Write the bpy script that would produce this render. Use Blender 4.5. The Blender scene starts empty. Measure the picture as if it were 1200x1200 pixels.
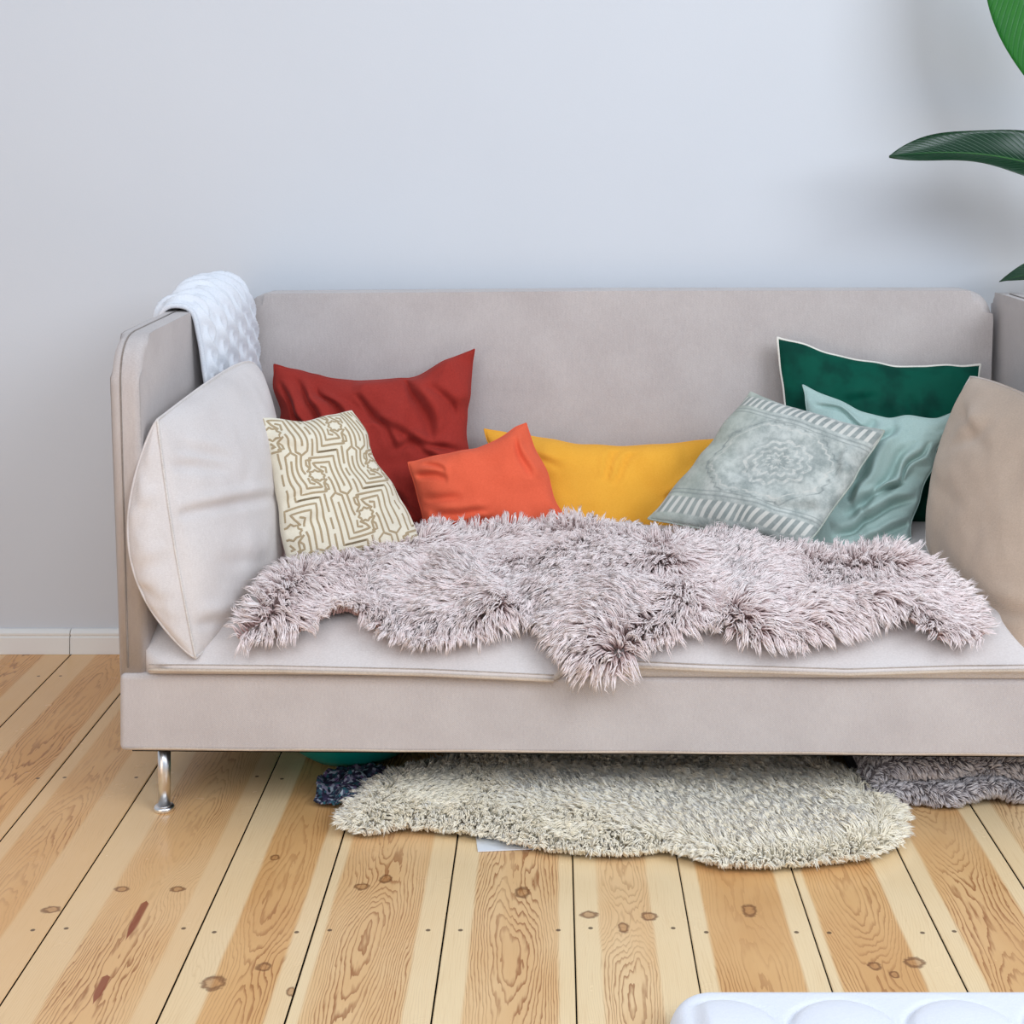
import bpy, bmesh, math, random
import numpy as np
from mathutils import Vector, Matrix

SC = bpy.context.scene
COL = SC.collection
random.seed(7)
RNG = np.random.default_rng(11)

# ------------------------------------------------------------------ camera, world, lights, exposure
H, F, VX, VY = 1.283, 1762.0, 650.0, 188.0      # camera height (m), focal length and vanishing point (px of 1200)
cam = bpy.data.cameras.new('camera')
cam.sensor_width = 36.0
cam.lens = 36.0 * F / 1200.0
cam.shift_x = (600 - VX) / 1200.0
cam.shift_y = (VY - 600) / 1200.0
cam.clip_end = 60
camo = bpy.data.objects.new('camera', cam)
COL.objects.link(camo)
camo.location = (0, 0, H)
camo.rotation_euler = (math.radians(90), 0, 0)
SC.camera = camo

SC.view_settings.view_transform = 'Standard'
SC.view_settings.look = 'None'
SC.view_settings.gamma = 1.0
SC.view_settings.use_curve_mapping = False
SC.view_settings.exposure = 0.0

world = bpy.data.worlds.new('daylit_room')
SC.world = world
world.use_nodes = True
bg = world.node_tree.nodes['Background']
bg.inputs['Color'].default_value = (0.78, 0.87, 1.0, 1)
bg.inputs['Strength'].default_value = 0.54


def area(name, loc, target, sx, sy, power, color):
    l = bpy.data.lights.new(name, 'AREA')
    l.shape = 'RECTANGLE'
    l.size, l.size_y = sx, sy
    l.energy = power
    l.color = color
    o = bpy.data.objects.new(name, l)
    COL.objects.link(o)
    o.location = loc
    d = Vector(target) - Vector(loc)
    o.rotation_euler = d.to_track_quat('-Z', 'Y').to_euler()
    return o


area('window_daylight', (2.9, 0.0, 3.0), (0.0, 3.3, 0.4), 2.4, 2.2, 126, (0.84, 0.91, 1.0))
area('warm_bounce_fill', (-2.7, -0.2, 0.75), (0.3, 3.3, 0.2), 2.0, 1.3, 15, (1.0, 0.74, 0.50))  # added fill standing in for warm bounce from the unseen room
area('front_fill', (-0.5, -0.9, 3.3), (0.0, 3.0, 0.2), 3.4, 2.2, 90, (0.85, 0.915, 1.0))  # added front fill in daylight colour, brightening the floor and left side


# ------------------------------------------------------------------ geometry helpers
def P(px, py, Y):
    """The point seen at photo pixel (px, py) at depth Y."""
    return np.array([(px - VX) * Y / F, Y, H - (py - VY) * Y / F])


SO = np.array([-0.842, 2.905, 0.0])
SA = math.radians(-1.0)
CA, SN = math.cos(SA), math.sin(SA)


def S(x, y, z):
    """sofa coordinates -> world"""
    return np.array([SO[0] + CA * x - SN * y, SO[1] + SN * x + CA * y, z])


def SI(p):
    dx, dy = p[0] - SO[0], p[1] - SO[1]
    return np.array([CA * dx + SN * dy, -SN * dx + CA * dy, p[2]])


def hash3(i, j, k, seed):
    n = (i * 374761393 + j * 668265263 + k * 2147483647 + seed * 974634777).astype(np.int64)
    n = (n ^ (n >> 13)) * 1274126177
    n = n & 0x7fffffff
    n = (n ^ (n >> 16)) * 60493
    return ((n & 0xffffff) / float(0xffffff)) * 2 - 1


def vnoise(p, seed=0):
    p = np.asarray(p, dtype=float)
    f = np.floor(p).astype(np.int64)
    t = p - f
    t = t * t * (3 - 2 * t)
    r = 0
    for a in (0, 1):
        for b in (0, 1):
            for c in (0, 1):
                w = (t[..., 0] if a else 1 - t[..., 0]) * (t[..., 1] if b else 1 - t[..., 1]) * (t[..., 2] if c else 1 - t[..., 2])
                r = r + w * hash3(f[..., 0] + a, f[..., 1] + b, f[..., 2] + c, seed)
    return r


def fbm(p, seed=0, o=3):
    r, a, s = 0, 1.0, 1.0
    for k in range(o):
        r = r + a * vnoise(np.asarray(p) * s, seed + k * 17)
        a *= 0.5
        s *= 2.03
    return r


def tag(o, label, cat, group=None, kind=None):
    if label:
        o['label'] = label
    if cat:
        o['category'] = cat
    if group:
        o['group'] = group
    if kind:
        o['kind'] = kind
    return o


def empty(name, loc=(0, 0, 0), rz=0.0):
    o = bpy.data.objects.new(name, None)
    o.empty_display_size = 0.1
    COL.objects.link(o)
    o.location = loc
    o.rotation_euler = (0, 0, rz)
    return o


def mesh_obj(name, verts, faces, mat, parent=None, uv=None, smooth=True, mats=None, midx=None):
    me = bpy.data.meshes.new(name)
    me.from_pydata([tuple(map(float, v)) for v in verts], [], [tuple(int(i) for i in f) for f in faces])
    if smooth:
        me.polygons.foreach_set('use_smooth', [True] * len(me.polygons))
    if uv is not None:
        l = me.uv_layers.new(name='UVMap')
        vi = np.empty(len(me.loops), dtype=np.int32)
        me.loops.foreach_get('vertex_index', vi)
        l.data.foreach_set('uv', np.asarray(uv, dtype=np.float32)[vi].ravel())
    for m in (mats or [mat]):
        me.materials.append(m)
    if midx is not None:
        me.polygons.foreach_set('material_index', np.asarray(midx, dtype=np.int32))
    me.update()
    o = bpy.data.objects.new(name, me)
    COL.objects.link(o)
    if parent is not None:
        o.parent = parent
    return o


def bm_obj(name, bm, mat, parent=None, smooth=True):
    me = bpy.data.meshes.new(name)
    bmesh.ops.recalc_face_normals(bm, faces=bm.faces)
    bm.to_mesh(me)
    bm.free()
    if smooth:
        me.polygons.foreach_set('use_smooth', [True] * len(me.polygons))
    me.materials.append(mat)
    o = bpy.data.objects.new(name, me)
    COL.objects.link(o)
    if parent is not None:
        o.parent = parent
    if smooth:
        w = o.modifiers.new('normals', 'WEIGHTED_NORMAL')
        w.keep_sharp = False
    return o


def tube_geo(pts, r, sides=8, closed=False):
    pts = np.asarray(pts, dtype=float)
    n = len(pts)
    if closed:
        tan = np.roll(pts, -1, 0) - np.roll(pts, 1, 0)
    else:
        tan = np.gradient(pts, axis=0)
    tan /= np.linalg.norm(tan, axis=1)[:, None] + 1e-12
    ref = np.array([0, 0, 1.0])
    V, Fc = [], []
    prev = None
    for i in range(n):
        t = tan[i]
        if prev is None:
            a = np.cross(t, ref)
            if np.linalg.norm(a) < 1e-3:
                a = np.cross(t, [1, 0, 0])
        else:
            a = prev - t * np.dot(prev, t)
        a /= np.linalg.norm(a) + 1e-12
        prev = a
        b = np.cross(t, a)
        rr = r[i] if hasattr(r, '__len__') else r
        for k in range(sides):
            an = 2 * math.pi * k / sides
            V.append(pts[i] + rr * (math.cos(an) * a + math.sin(an) * b))
    for i in range(n if closed else n - 1):
        j = (i + 1) % n
        for k in range(sides):
            k2 = (k + 1) % sides
            Fc.append((i * sides + k, i * sides + k2, j * sides + k2, j * sides + k))
    if not closed:
        Fc.append(tuple(range(sides))[::-1])
        Fc.append(tuple((n - 1) * sides + k for k in range(sides)))
    return V, Fc


def tube(name, pts, r, mat, parent=None, sides=8, closed=False):
    V, Fc = tube_geo(pts, r, sides, closed)
    return mesh_obj(name, V, Fc, mat, parent)


def lathe(name, prof, mat, parent=None, seg=32, loc=(0, 0, 0), cap=True):
    V, Fc = [], []
    for (r, z) in prof:
        for k in range(seg):
            a = 2 * math.pi * k / seg
            V.append((loc[0] + r * math.cos(a), loc[1] + r * math.sin(a), loc[2] + z))
    for i in range(len(prof) - 1):
        for k in range(seg):
            k2 = (k + 1) % seg
            Fc.append((i * seg + k, i * seg + k2, (i + 1) * seg + k2, (i + 1) * seg + k))
    if cap:
        Fc.append(tuple(range(seg))[::-1])
        Fc.append(tuple((len(prof) - 1) * seg + k for k in range(seg)))
    return mesh_obj(name, V, Fc, mat, parent)


# ------------------------------------------------------------------ material helpers
def srgb(r, g, b):
    f = lambda c: (c / 255 / 12.92) if c / 255 <= 0.04045 else ((c / 255 + 0.055) / 1.055) ** 2.4
    return (f(r), f(g), f(b), 1)


class NT:
    def __init__(self, name):
        self.m = bpy.data.materials.new(name)
        self.m.use_nodes = True
        self.t = self.m.node_tree
        self.t.nodes.clear()
        self.out = self.t.nodes.new('ShaderNodeOutputMaterial')
        self.b = self.t.nodes.new('ShaderNodeBsdfPrincipled')
        self.t.links.new(self.b.outputs[0], self.out.inputs[0])

    def n(self, typ, **kw):
        nd = self.t.nodes.new(typ)
        for k, v in kw.items():
            setattr(nd, k, v)
        return nd

    def l(self, a, b):
        self.t.links.new(a, b)

    def put(self, sock, v):
        if hasattr(v, 'is_linked'):
            self.l(v, sock)
        elif v is not None:
            sock.default_value = v

    def math(self, op, a, b=None, c=None, clamp=False):
        nd = self.n('ShaderNodeMath', operation=op, use_clamp=clamp)
        self.put(nd.inputs[0], a)
        self.put(nd.inputs[1], b)
        self.put(nd.inputs[2], c)
        return nd.outputs[0]

    def mix(self, fac, a, b, blend='MIX'):
        nd = self.n('ShaderNodeMix', data_type='RGBA', blend_type=blend)
        self.put(nd.inputs[0], fac)
        self.put(nd.inputs[6], a)
        self.put(nd.inputs[7], b)
        return nd.outputs[2]

    def ramp(self, fac, stops):
        nd = self.n('ShaderNodeValToRGB')
        self.put(nd.inputs[0], fac)
        e = nd.color_ramp.elements
        while len(e) < len(stops):
            e.new(0.5)
        for i, (p, c) in enumerate(stops):
            e[i].position = p
            e[i].color = c if hasattr(c, '__len__') else (c, c, c, 1)
        return nd.outputs[0]

    def smooth(self, x, lo, hi, a=0.0, b=1.0):
        nd = self.n('ShaderNodeMapRange', interpolation_type='SMOOTHSTEP')
        self.put(nd.inputs[0], x)
        self.put(nd.inputs[1], lo)
        self.put(nd.inputs[2], hi)
        self.put(nd.inputs[3], a)
        self.put(nd.inputs[4], b)
        return nd.outputs[0]

    def noise(self, vec, scale, detail=2.0, rough=0.5, w=None):
        nd = self.n('ShaderNodeTexNoise')
        if vec is not None:
            self.l(vec, nd.inputs['Vector'])
        nd.inputs['Scale'].default_value = scale
        nd.inputs['Detail'].default_value = detail
        nd.inputs['Roughness'].default_value = rough
        return nd.outputs['Fac']

    def obj(self):
        return self.n('ShaderNodeTexCoord').outputs['Object']

    def uv(self):
        return self.n('ShaderNodeTexCoord').outputs['UV']

    def sep(self, v):
        nd = self.n('ShaderNodeSeparateXYZ')
        self.l(v, nd.inputs[0])
        return nd.outputs

    def comb(self, x, y, z=0.0):
        nd = self.n('ShaderNodeCombineXYZ')
        for s, v in zip(nd.inputs, (x, y, z)):
            self.put(s, v)
        return nd.outputs[0]

    def scale(self, v, s):
        nd = self.n('ShaderNodeVectorMath', operation='MULTIPLY')
        self.l(v, nd.inputs[0])
        nd.inputs[1].default_value = s
        return nd.outputs[0]

    def bump(self, h, strength, dist):
        nd = self.n('ShaderNodeBump')
        nd.inputs['Strength'].default_value = strength
        nd.inputs['Distance'].default_value = dist
        self.l(h, nd.inputs['Height'])
        self.l(nd.outputs[0], self.b.inputs['Normal'])

    def set(self, color=None, rough=None, spec=None, sheen=None, metal=None):
        b = self.b.inputs
        if color is not None:
            self.put(b['Base Color'], color)
        if rough is not None:
            self.put(b['Roughness'], rough)
        if spec is not None:
            b['Specular IOR Level'].default_value = spec
        if sheen is not None:
            b['Sheen Weight'].default_value = sheen
            b['Sheen Roughness'].default_value = 0.5
        if metal is not None:
            b['Metallic'].default_value = metal
        return self.m


def fabric(name, col, col2=None, thread=700.0, sheen=0.25, bump=0.35, slub=0.12, rough=0.92, twill=0.0):
    t = NT(name)
    o = t.obj()
    n1 = t.noise(t.scale(o, (1.0, 1.0, 3.0)), thread * 0.35, 2.0)
    n2 = t.noise(o, 9.0, 3.0)
    n3 = t.noise(t.scale(o, (3.5, 3.5, 0.6)), 90.0, 2.0)
    c2 = col2 or tuple(c * 0.8 for c in col[:3]) + (1,)
    f = t.math('ADD', t.math('MULTIPLY', n1, 0.45), t.math('ADD', t.math('MULTIPLY', n2, 0.35), t.math('MULTIPLY', n3, 0.2)))
    f = t.smooth(f, 0.5 - slub * 1.4, 0.5 + slub * 1.4)
    c = t.mix(f, c2, col)
    h = n1
    if twill > 0:
        s = t.sep(o)
        d = t.math('ADD', t.math('ADD', t.math('MULTIPLY', s[0], 2100.0), t.math('MULTIPLY', s[2], 2100.0)), t.math('MULTIPLY', s[1], 2100.0))
        w = t.math('MULTIPLY_ADD', t.math('SINE', d), 0.5, 0.5)
        c = t.mix(t.math('MULTIPLY', w, twill), c, c2)
        h = t.math('ADD', n1, t.math('MULTIPLY', w, 0.8))
    t.bump(h, bump, 0.0016)
    return t.set(c, rough, 0.2, sheen)


def wool(name, root, tip, tip2, sheen=0.3):
    t = NT(name)
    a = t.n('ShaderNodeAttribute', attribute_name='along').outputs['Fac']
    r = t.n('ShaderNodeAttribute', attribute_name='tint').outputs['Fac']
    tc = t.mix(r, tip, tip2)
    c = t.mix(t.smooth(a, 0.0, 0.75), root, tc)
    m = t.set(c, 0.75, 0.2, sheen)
    return m


M = {}
# wall: plain matt paint
t = NT('wall_paint')
nn = t.noise(t.obj(), 260.0, 3.0)
n2 = t.noise(t.obj(), 2.5, 2.0)
t.bump(nn, 0.08, 0.002)
M['wall'] = t.set(t.mix(n2, srgb(209, 212, 217), srgb(213, 216, 221)), 0.85, 0.25)
t = NT('skirting_paint')
M['skirting'] = t.set(srgb(236, 234, 230), 0.45, 0.4)

M['sofa'] = fabric('sofa_weave', srgb(211, 203, 199), srgb(182, 172, 169), twill=0.22, slub=0.2)
M['sofa_trim'] = fabric('sofa_trim', srgb(205, 188, 170), srgb(180, 162, 145))
M['cushion'] = fabric('cushion_weave', srgb(228, 221, 218), srgb(206, 197, 193), twill=0.12, slub=0.2)
M['cushion_shaded'] = fabric('cushion_weave_shaded', srgb(212, 190, 170), srgb(186, 164, 144), twill=0.15, slub=0.2)  # same fabric as the other cushions, with warm shade put into its colour
M['thread'] = fabric('seam_thread', srgb(224, 217, 212), srgb(196, 188, 182))
M['seat_thread'] = fabric('seat_seam', srgb(190, 178, 168), srgb(160, 148, 140))
M['dark_thread'] = fabric('dark_seam', srgb(150, 138, 130), srgb(120, 110, 102))
t = NT('chrome')
M['chrome'] = t.set((0.86, 0.86, 0.87, 1), 0.28, 0.5, None, 1.0)
t = NT('dark_underside')
M['under'] = t.set(srgb(40, 38, 36), 0.95, 0.1)

M['rust'] = fabric('rust_linen', srgb(172, 58, 48), srgb(140, 42, 36), slub=0.25, sheen=0.05)
M['orange'] = fabric('orange_linen', srgb(238, 108, 76), srgb(220, 90, 60), slub=0.25, sheen=0.05)
M['mustard'] = fabric('mustard_cotton', srgb(248, 184, 70), srgb(234, 164, 50), slub=0.25, sheen=0.05)
M['sage'] = fabric('sage_cotton', srgb(180, 202, 196), srgb(160, 186, 180), slub=0.2, sheen=0.1)
M['cream'] = fabric('cream_cotton', srgb(236, 228, 208), srgb(222, 212, 190), slub=0.25)
M['tan_print'] = fabric('tan_embroidery', srgb(182, 162, 130), srgb(160, 140, 110), slub=0.25)
M['white_piping'] = fabric('white_piping', srgb(236, 232, 222), srgb(214, 210, 200))
M['knit'] = fabric('white_knit', srgb(236, 238, 242), srgb(214, 218, 226), slub=0.25, bump=0.5)
M['knit_edge'] = fabric('knit_edge', srgb(232, 234, 238), srgb(206, 210, 218))

t = NT('emerald_velvet')
nv = t.noise(t.obj(), 14.0, 3.0)
t.bump(t.noise(t.obj(), 500.0, 2.0), 0.2, 0.001)
t.b.inputs['Sheen Tint'].default_value = srgb(60, 170, 140)
M['velvet'] = t.set(t.mix(t.smooth(nv, 0.35, 0.65), srgb(0, 58, 47), srgb(2, 78, 62)), 0.7, 0.12, 0.15)


# vintage rug print on the blue grey cushion (u across, v from the top edge down)
def rug_print():
    t = NT('faded_rug_print')
    s = t.sep(t.uv())
    u, v = s[0], s[1]
    base = t.mix(t.smooth(t.noise(t.obj(), 24.0, 5.0, 0.7), 0.3, 0.7), srgb(146, 154, 150), srgb(200, 204, 198))
    pale = srgb(212, 210, 202)
    dark = srgb(126, 134, 132)
    olive = srgb(168, 176, 160)
    base = t.mix(t.smooth(u, 0.0, 0.4, 0.55, 0.0), base, olive)
    wear = t.smooth(t.noise(t.obj(), 45.0, 4.0, 0.7), 0.3, 0.62)
    # tick-mark bands along the top and bottom edges
    tick = t.smooth(t.math('SINE', t.math('MULTIPLY', t.math('ADD', u, t.math('MULTIPLY', v, 0.06)), 2 * math.pi * 19)), -0.15, 0.4)
    vm = t.math('MINIMUM', v, t.math('SUBTRACT', 1.0, v))
    band = t.math('MULTIPLY', t.smooth(vm, 0.035, 0.05), t.smooth(vm, 0.135, 0.15, 1.0, 0.0))
    c = t.mix(t.math('MULTIPLY', t.math('MULTIPLY', tick, band), 0.9), base, pale)
    c = t.mix(t.math('MULTIPLY', t.math('MULTIPLY', t.math('SUBTRACT', 1.0, tick), band), 0.55), c, dark)

    def line(d, pos, w):
        return t.smooth(t.math('ABSOLUTE', t.math('SUBTRACT', d, pos)), 0.0, w, 1.0, 0.0)
    bl = t.math('ADD', line(vm, 0.172, 0.012), line(vm, 0.2, 0.008))
    c = t.mix(t.math('MULTIPLY', bl, 0.55), c, dark)
    # stepped inner border: a rectangle with cut corners
    a = t.math('ABSOLUTE', t.math('SUBTRACT', u, 0.52))
    b = t.math('ABSOLUTE', t.math('SUBTRACT', v, 0.5))
    wob = t.math('MULTIPLY', t.math('SUBTRACT', t.math('PINGPONG', t.math('MULTIPLY', t.math('ADD', u, v), 14.0), 0.5), 0.25), 0.035)
    octo = t.math('ADD', t.math('MAXIMUM', t.math('MAXIMUM', a, t.math('MULTIPLY', b, 1.35)), t.math('MULTIPLY', t.math('ADD', a, t.math('MULTIPLY', b, 1.2)), 0.72)), wob)
    c = t.mix(t.math('MULTIPLY', t.math('MULTIPLY', line(octo, 0.385, 0.014), wear), 0.8), c, dark)
    c = t.mix(t.math('MULTIPLY', t.math('MULTIPLY', line(octo, 0.35, 0.012), wear), 0.7), c, pale)
    # central medallion: rings broken into petals
    du = t.math('SUBTRACT', u, 0.56)
    dv = t.math('SUBTRACT', v, 0.5)
    r = t.math('SQRT', t.math('ADD', t.math('MULTIPLY', du, du), t.math('MULTIPLY', t.math('MULTIPLY', dv, dv), 1.25)))
    an = t.math('ARCTAN2', dv, du)
    pet = t.math('MULTIPLY', t.math('SINE', t.math('MULTIPLY', an, 12.0)), 0.012)
    rr = t.math('ADD', r, pet)
    rings = t.smooth(t.math('SINE', t.math('MULTIPLY', rr, 2 * math.pi * 17)), -0.2, 0.5)
    medal = t.smooth(rr, 0.215, 0.235, 1.0, 0.0)
    speck = t.smooth(t.noise(t.uv(), 42.0, 2.0), 0.4, 0.6)
    c = t.mix(t.math('MULTIPLY', t.math('MULTIPLY', medal, t.math('MULTIPLY', rings, speck)), 0.6), c, pale)
    c = t.mix(t.math('MULTIPLY', t.math('MULTIPLY', medal, t.math('MULTIPLY', t.math('SUBTRACT', 1.0, rings), wear)), 0.4), c, dark)
    t.bump(t.noise(t.obj(), 320.0, 2.0), 0.4, 0.002)
    return t.set(c, 0.95, 0.15, 0.15)


M['rugprint'] = rug_print()
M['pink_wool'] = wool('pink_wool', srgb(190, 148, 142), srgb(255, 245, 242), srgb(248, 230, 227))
M['cream_wool'] = wool('cream_wool', srgb(255, 246, 222), srgb(255, 247, 229), srgb(255, 242, 214), 0.8)
M['grey_fur'] = wool('grey_fur', srgb(150, 142, 144), srgb(252, 246, 246), srgb(205, 196, 198))
M['hide_pink'] = fabric('pink_hide', srgb(176, 150, 148), srgb(150, 124, 122))
M['hide_cream'] = fabric('cream_hide', srgb(210, 196, 164), srgb(196, 180, 148))
M['hide_grey'] = fabric('grey_backing', srgb(120, 112, 112), srgb(90, 82, 84))
t = NT('teal_plastic')
M['teal'] = t.set(srgb(0, 150, 140), 0.3, 0.5)
t = NT('patterned_cloth')
vo = t.n('ShaderNodeTexVoronoi')
t.l(t.obj(), vo.inputs['Vector'])
vo.inputs['Scale'].default_value = 170
cs = t.sep(vo.outputs['Color'])
M['patterned'] = t.set(t.ramp(cs[0], [(0.0, srgb(26, 32, 44)), (0.35, srgb(60, 52, 78)), (0.55, srgb(40, 96, 104)), (0.75, srgb(110, 84, 120)), (0.95, srgb(170, 180, 190))]), 0.9, 0.2)
t = NT('paper')
M['paper'] = t.set(srgb(226, 232, 240), 0.6, 0.3)
M['quilt'] = fabric('white_quilt', srgb(238, 240, 246), srgb(226, 229, 238), slub=0.3)


def leaf_mat(name, c1, c2, vein):
    t = NT(name)
    s = t.sep(t.uv())
    d = t.math('ABSOLUTE', t.math('SUBTRACT', s[0], 0.5))
    k = t.math('SINE', t.math('MULTIPLY', t.math('SUBTRACT', s[1], t.math('MULTIPLY', d, 0.35)), 2 * math.pi * 34))
    w = t.smooth(k, 0.2, 1.0)
    c = t.mix(t.noise(t.obj(), 9.0, 2.0), c1, c2)
    c = t.mix(t.math('MULTIPLY', w, 0.25), c, vein)
    c = t.mix(t.smooth(d, 0.012, 0.03, 0.85, 0.0), c, vein)
    t.bump(w, 0.35, 0.003)
    m = t.set(c, 0.28, 0.5)
    t.b.inputs['Subsurface Weight'].default_value = 0.0
    tr = t.n('ShaderNodeBsdfTranslucent')
    tr.inputs[0].default_value = srgb(110, 170, 40)
    mx = t.n('ShaderNodeMixShader')
    mx.inputs[0].default_value = 0.14
    t.l(t.b.outputs[0], mx.inputs[1])
    t.l(tr.outputs[0], mx.inputs[2])
    t.l(mx.outputs[0], t.out.inputs[0])
    return m


M['leaf'] = leaf_mat('leaf_green', srgb(4, 42, 26), srgb(10, 58, 28), srgb(40, 92, 50))
M['leaf_light'] = leaf_mat('leaf_bright_green', srgb(22, 92, 34), srgb(48, 124, 34), srgb(30, 96, 50))
M['stem'] = fabric('plant_stem', srgb(60, 110, 50), srgb(40, 84, 36))
M['pot'] = fabric('clay_pot', srgb(214, 208, 200), srgb(190, 184, 176))
M['soil'] = fabric('soil', srgb(60, 46, 36), srgb(38, 30, 24))


# pine boards -------------------------------------------------------------------------------
def wood():
    t = NT('pine_boards')
    o = t.obj()
    s = t.sep(o)
    X, Y = s[0], s[1]
    att = lambda nm: t.n('ShaderNodeAttribute', attribute_name=nm).outputs['Fac']
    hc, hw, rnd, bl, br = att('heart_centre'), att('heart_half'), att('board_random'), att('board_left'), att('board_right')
    off = t.math('MULTIPLY', rnd, 37.0)
    # knots: (px, py, radius x, radius y, strength)
    knots = [(250, 1152, 13, 11), (309, 1133, 8, 6), (424, 1039, 8, 5), (452, 1030, 7, 6), (322, 1005, 5, 4), (143, 1042, 8, 4), (208, 1042, 8, 4),
             (341, 1162, 5, 7), (690, 1072, 10, 5), (731, 1087, 6, 8), (761, 1074, 9, 6), (612, 1046, 8, 8), (878, 1067, 8, 9), (1025, 1132, 7, 6),
             (1072, 1128, 11, 8), (60, 1066, 10, 5), (1048, 1142, 5, 5)]
    grp = bpy.data.node_groups.new('knot', 'ShaderNodeTree')
    for nm in ('X', 'Y', 'cx', 'cy', 'rx', 'ry', 'near', 'push'):
        grp.interface.new_socket(nm, in_out='INPUT', socket_type='NodeSocketFloat')
    for nm in ('near', 'push'):
        grp.interface.new_socket(nm, in_out='OUTPUT', socket_type='NodeSocketFloat')
    gi, go = grp.nodes.new('NodeGroupInput'), grp.nodes.new('NodeGroupOutput')

    def gm(op, a, b):
        nd = grp.nodes.new('ShaderNodeMath')
        nd.operation = op
        for k, v in enumerate((a, b)):
            if isinstance(v, (int, float)):
                nd.inputs[k].default_value = v
            elif v is not None:
                grp.links.new(v, nd.inputs[k])
        return nd.outputs[0]
    I = gi.outputs
    dx = gm('DIVIDE', gm('SUBTRACT', I[0], I[2]), I[4])
    dy = gm('DIVIDE', gm('SUBTRACT', I[1], I[3]), I[5])
    dx2, dy2 = gm('MULTIPLY', dx, dx), gm('MULTIPLY', dy, dy)
    d = gm('SQRT', gm('ADD', dx2, dy2), 0.0)
    grp.links.new(gm('MINIMUM', I[6], d), go.inputs[0])
    e = gm('POWER', 2.718, gm('MULTIPLY', gm('ADD', gm('MULTIPLY', dx2, 0.12), gm('MULTIPLY', dy2, 0.02)), -1.0))
    grp.links.new(gm('ADD', I[7], gm('MULTIPLY', gm('MULTIPLY', e, I[4]), 1.1)), go.inputs[1])
    near, push = None, None
    for (kx, ky, rx, ry) in knots:
        Yk = F * H / (ky - VY)
        g = t.n('ShaderNodeGroup')
        g.node_tree = grp
        t.l(X, g.inputs[0])
        t.l(Y, g.inputs[1])
        g.inputs[2].default_value = (kx - VX) * Yk / F
        g.inputs[3].default_value = Yk
        g.inputs[4].default_value = rx * Yk / F
        g.inputs[5].default_value = ry * Yk / F * Yk / H * 0.75
        if near is None:
            g.inputs[6].default_value = 99.0
        else:
            t.l(near, g.inputs[6])
            t.l(push, g.inputs[7])
        near, push = g.outputs[0], g.outputs[1]
    # rings of a log cut along its length: distance from a pith line that wanders under the surface
    cv = t.comb(t.math('MULTIPLY', X, 3.0), t.math('MULTIPLY', Y, 0.9), off)
    w1 = t.math('SUBTRACT', t.noise(cv, 1.6, 2.0), 0.5)
    cv2 = t.comb(0.0, t.math('MULTIPLY', Y, 0.8), off)
    w2 = t.noise(cv2, 1.3, 1.0)
    cv3 = t.comb(t.math('MULTIPLY', X, 18.0), t.math('MULTIPLY', Y, 2.6), off)
    w3 = t.math('SUBTRACT', t.noise(cv3, 2.5, 3.0), 0.5)
    cv4 = t.comb(t.math('MULTIPLY', X, 70.0), t.math('MULTIPLY', Y, 9.0), off)
    w4 = t.math('SUBTRACT', t.noise(cv4, 2.0, 2.0), 0.5)
    xl = t.math('ADD', t.math('SUBTRACT', X, hc), t.math('MULTIPLY', w1, 0.06))
    dep = t.math('MULTIPLY', w2, 0.12)
    r = t.math('SQRT', t.math('ADD', t.math('MULTIPLY', xl, xl), t.math('MULTIPLY', dep, dep)))
    r = t.math('ADD', t.math('ADD', r, push), t.math('ADD', t.math('MULTIPLY', w3, 0.012), t.math('MULTIPLY', w4, 0.0022)))
    ph = t.math('MULTIPLY', r, t.math('MULTIPLY_ADD', rnd, 110.0, 240.0))
    saw = t.math('FRACT', ph)
    line = t.math('MULTIPLY', t.smooth(saw, 0.5, 0.92), t.smooth(saw, 0.94, 1.0, 1.0, 0.0))
    fib = t.noise(t.comb(t.math('MULTIPLY', X, 60.0), t.math('MULTIPLY', Y, 1.6), off), 6.0, 3.0, 0.6)
    blot = t.noise(t.comb(t.math('MULTIPLY', X, 3.0), t.math('MULTIPLY', Y, 1.2), off), 3.0, 3.0)
    # heartwood in the middle of each board, sapwood at its edges
    dist = t.math('SUBTRACT', t.math('ABSOLUTE', t.math('ADD', t.math('SUBTRACT', X, hc), t.math('MULTIPLY', w3, 0.006))), hw)
    heart = t.smooth(dist, -0.004, 0.004, 1.0, 0.0)
    sap = t.mix(blot, srgb(242, 214, 166), srgb(249, 230, 190))
    h1 = t.mix(t.smooth(rnd, 0.1, 0.9), srgb(216, 168, 112), srgb(234, 196, 146))
    h2 = t.mix(t.smooth(rnd, 0.1, 0.9), srgb(230, 186, 130), srgb(242, 212, 166))
    hrt = t.mix(t.smooth(blot, 0.3, 0.7), h1, h2)
    c = t.mix(heart, sap, hrt)
    c = t.mix(t.smooth(bl, -1.3, -0.25, 0.58, 0.12), c, srgb(220, 152, 80))  # boards graded more orange leftwards: falloff of window light put into colour
    cl = t.math('MULTIPLY', t.smooth(t.noise(cv2, 3.0, 2.0), 0.35, 0.6, 0.35, 1.0), t.smooth(t.noise(cv3, 0.8, 2.0), 0.32, 0.6, 0.35, 1.0))
    ls = t.math('MULTIPLY', t.math('MULTIPLY', line, t.math('MULTIPLY_ADD', heart, 0.62, 0.12)), cl)
    c = t.mix(ls, c, srgb(142, 78, 36))
    c = t.mix(t.math('MULTIPLY', t.smooth(fib, 0.5, 0.8), 0.2), c, srgb(196, 146, 94))
    # knots: dark ring with a brown eye
    ring = t.math('MULTIPLY', t.smooth(near, 0.55, 0.85), t.smooth(near, 0.95, 1.2, 1.0, 0.0))
    near = t.math('ADD', near, t.math('MULTIPLY', t.math('SUBTRACT', t.noise(t.obj(), 95.0, 2.0), 0.5), 0.9))
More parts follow.
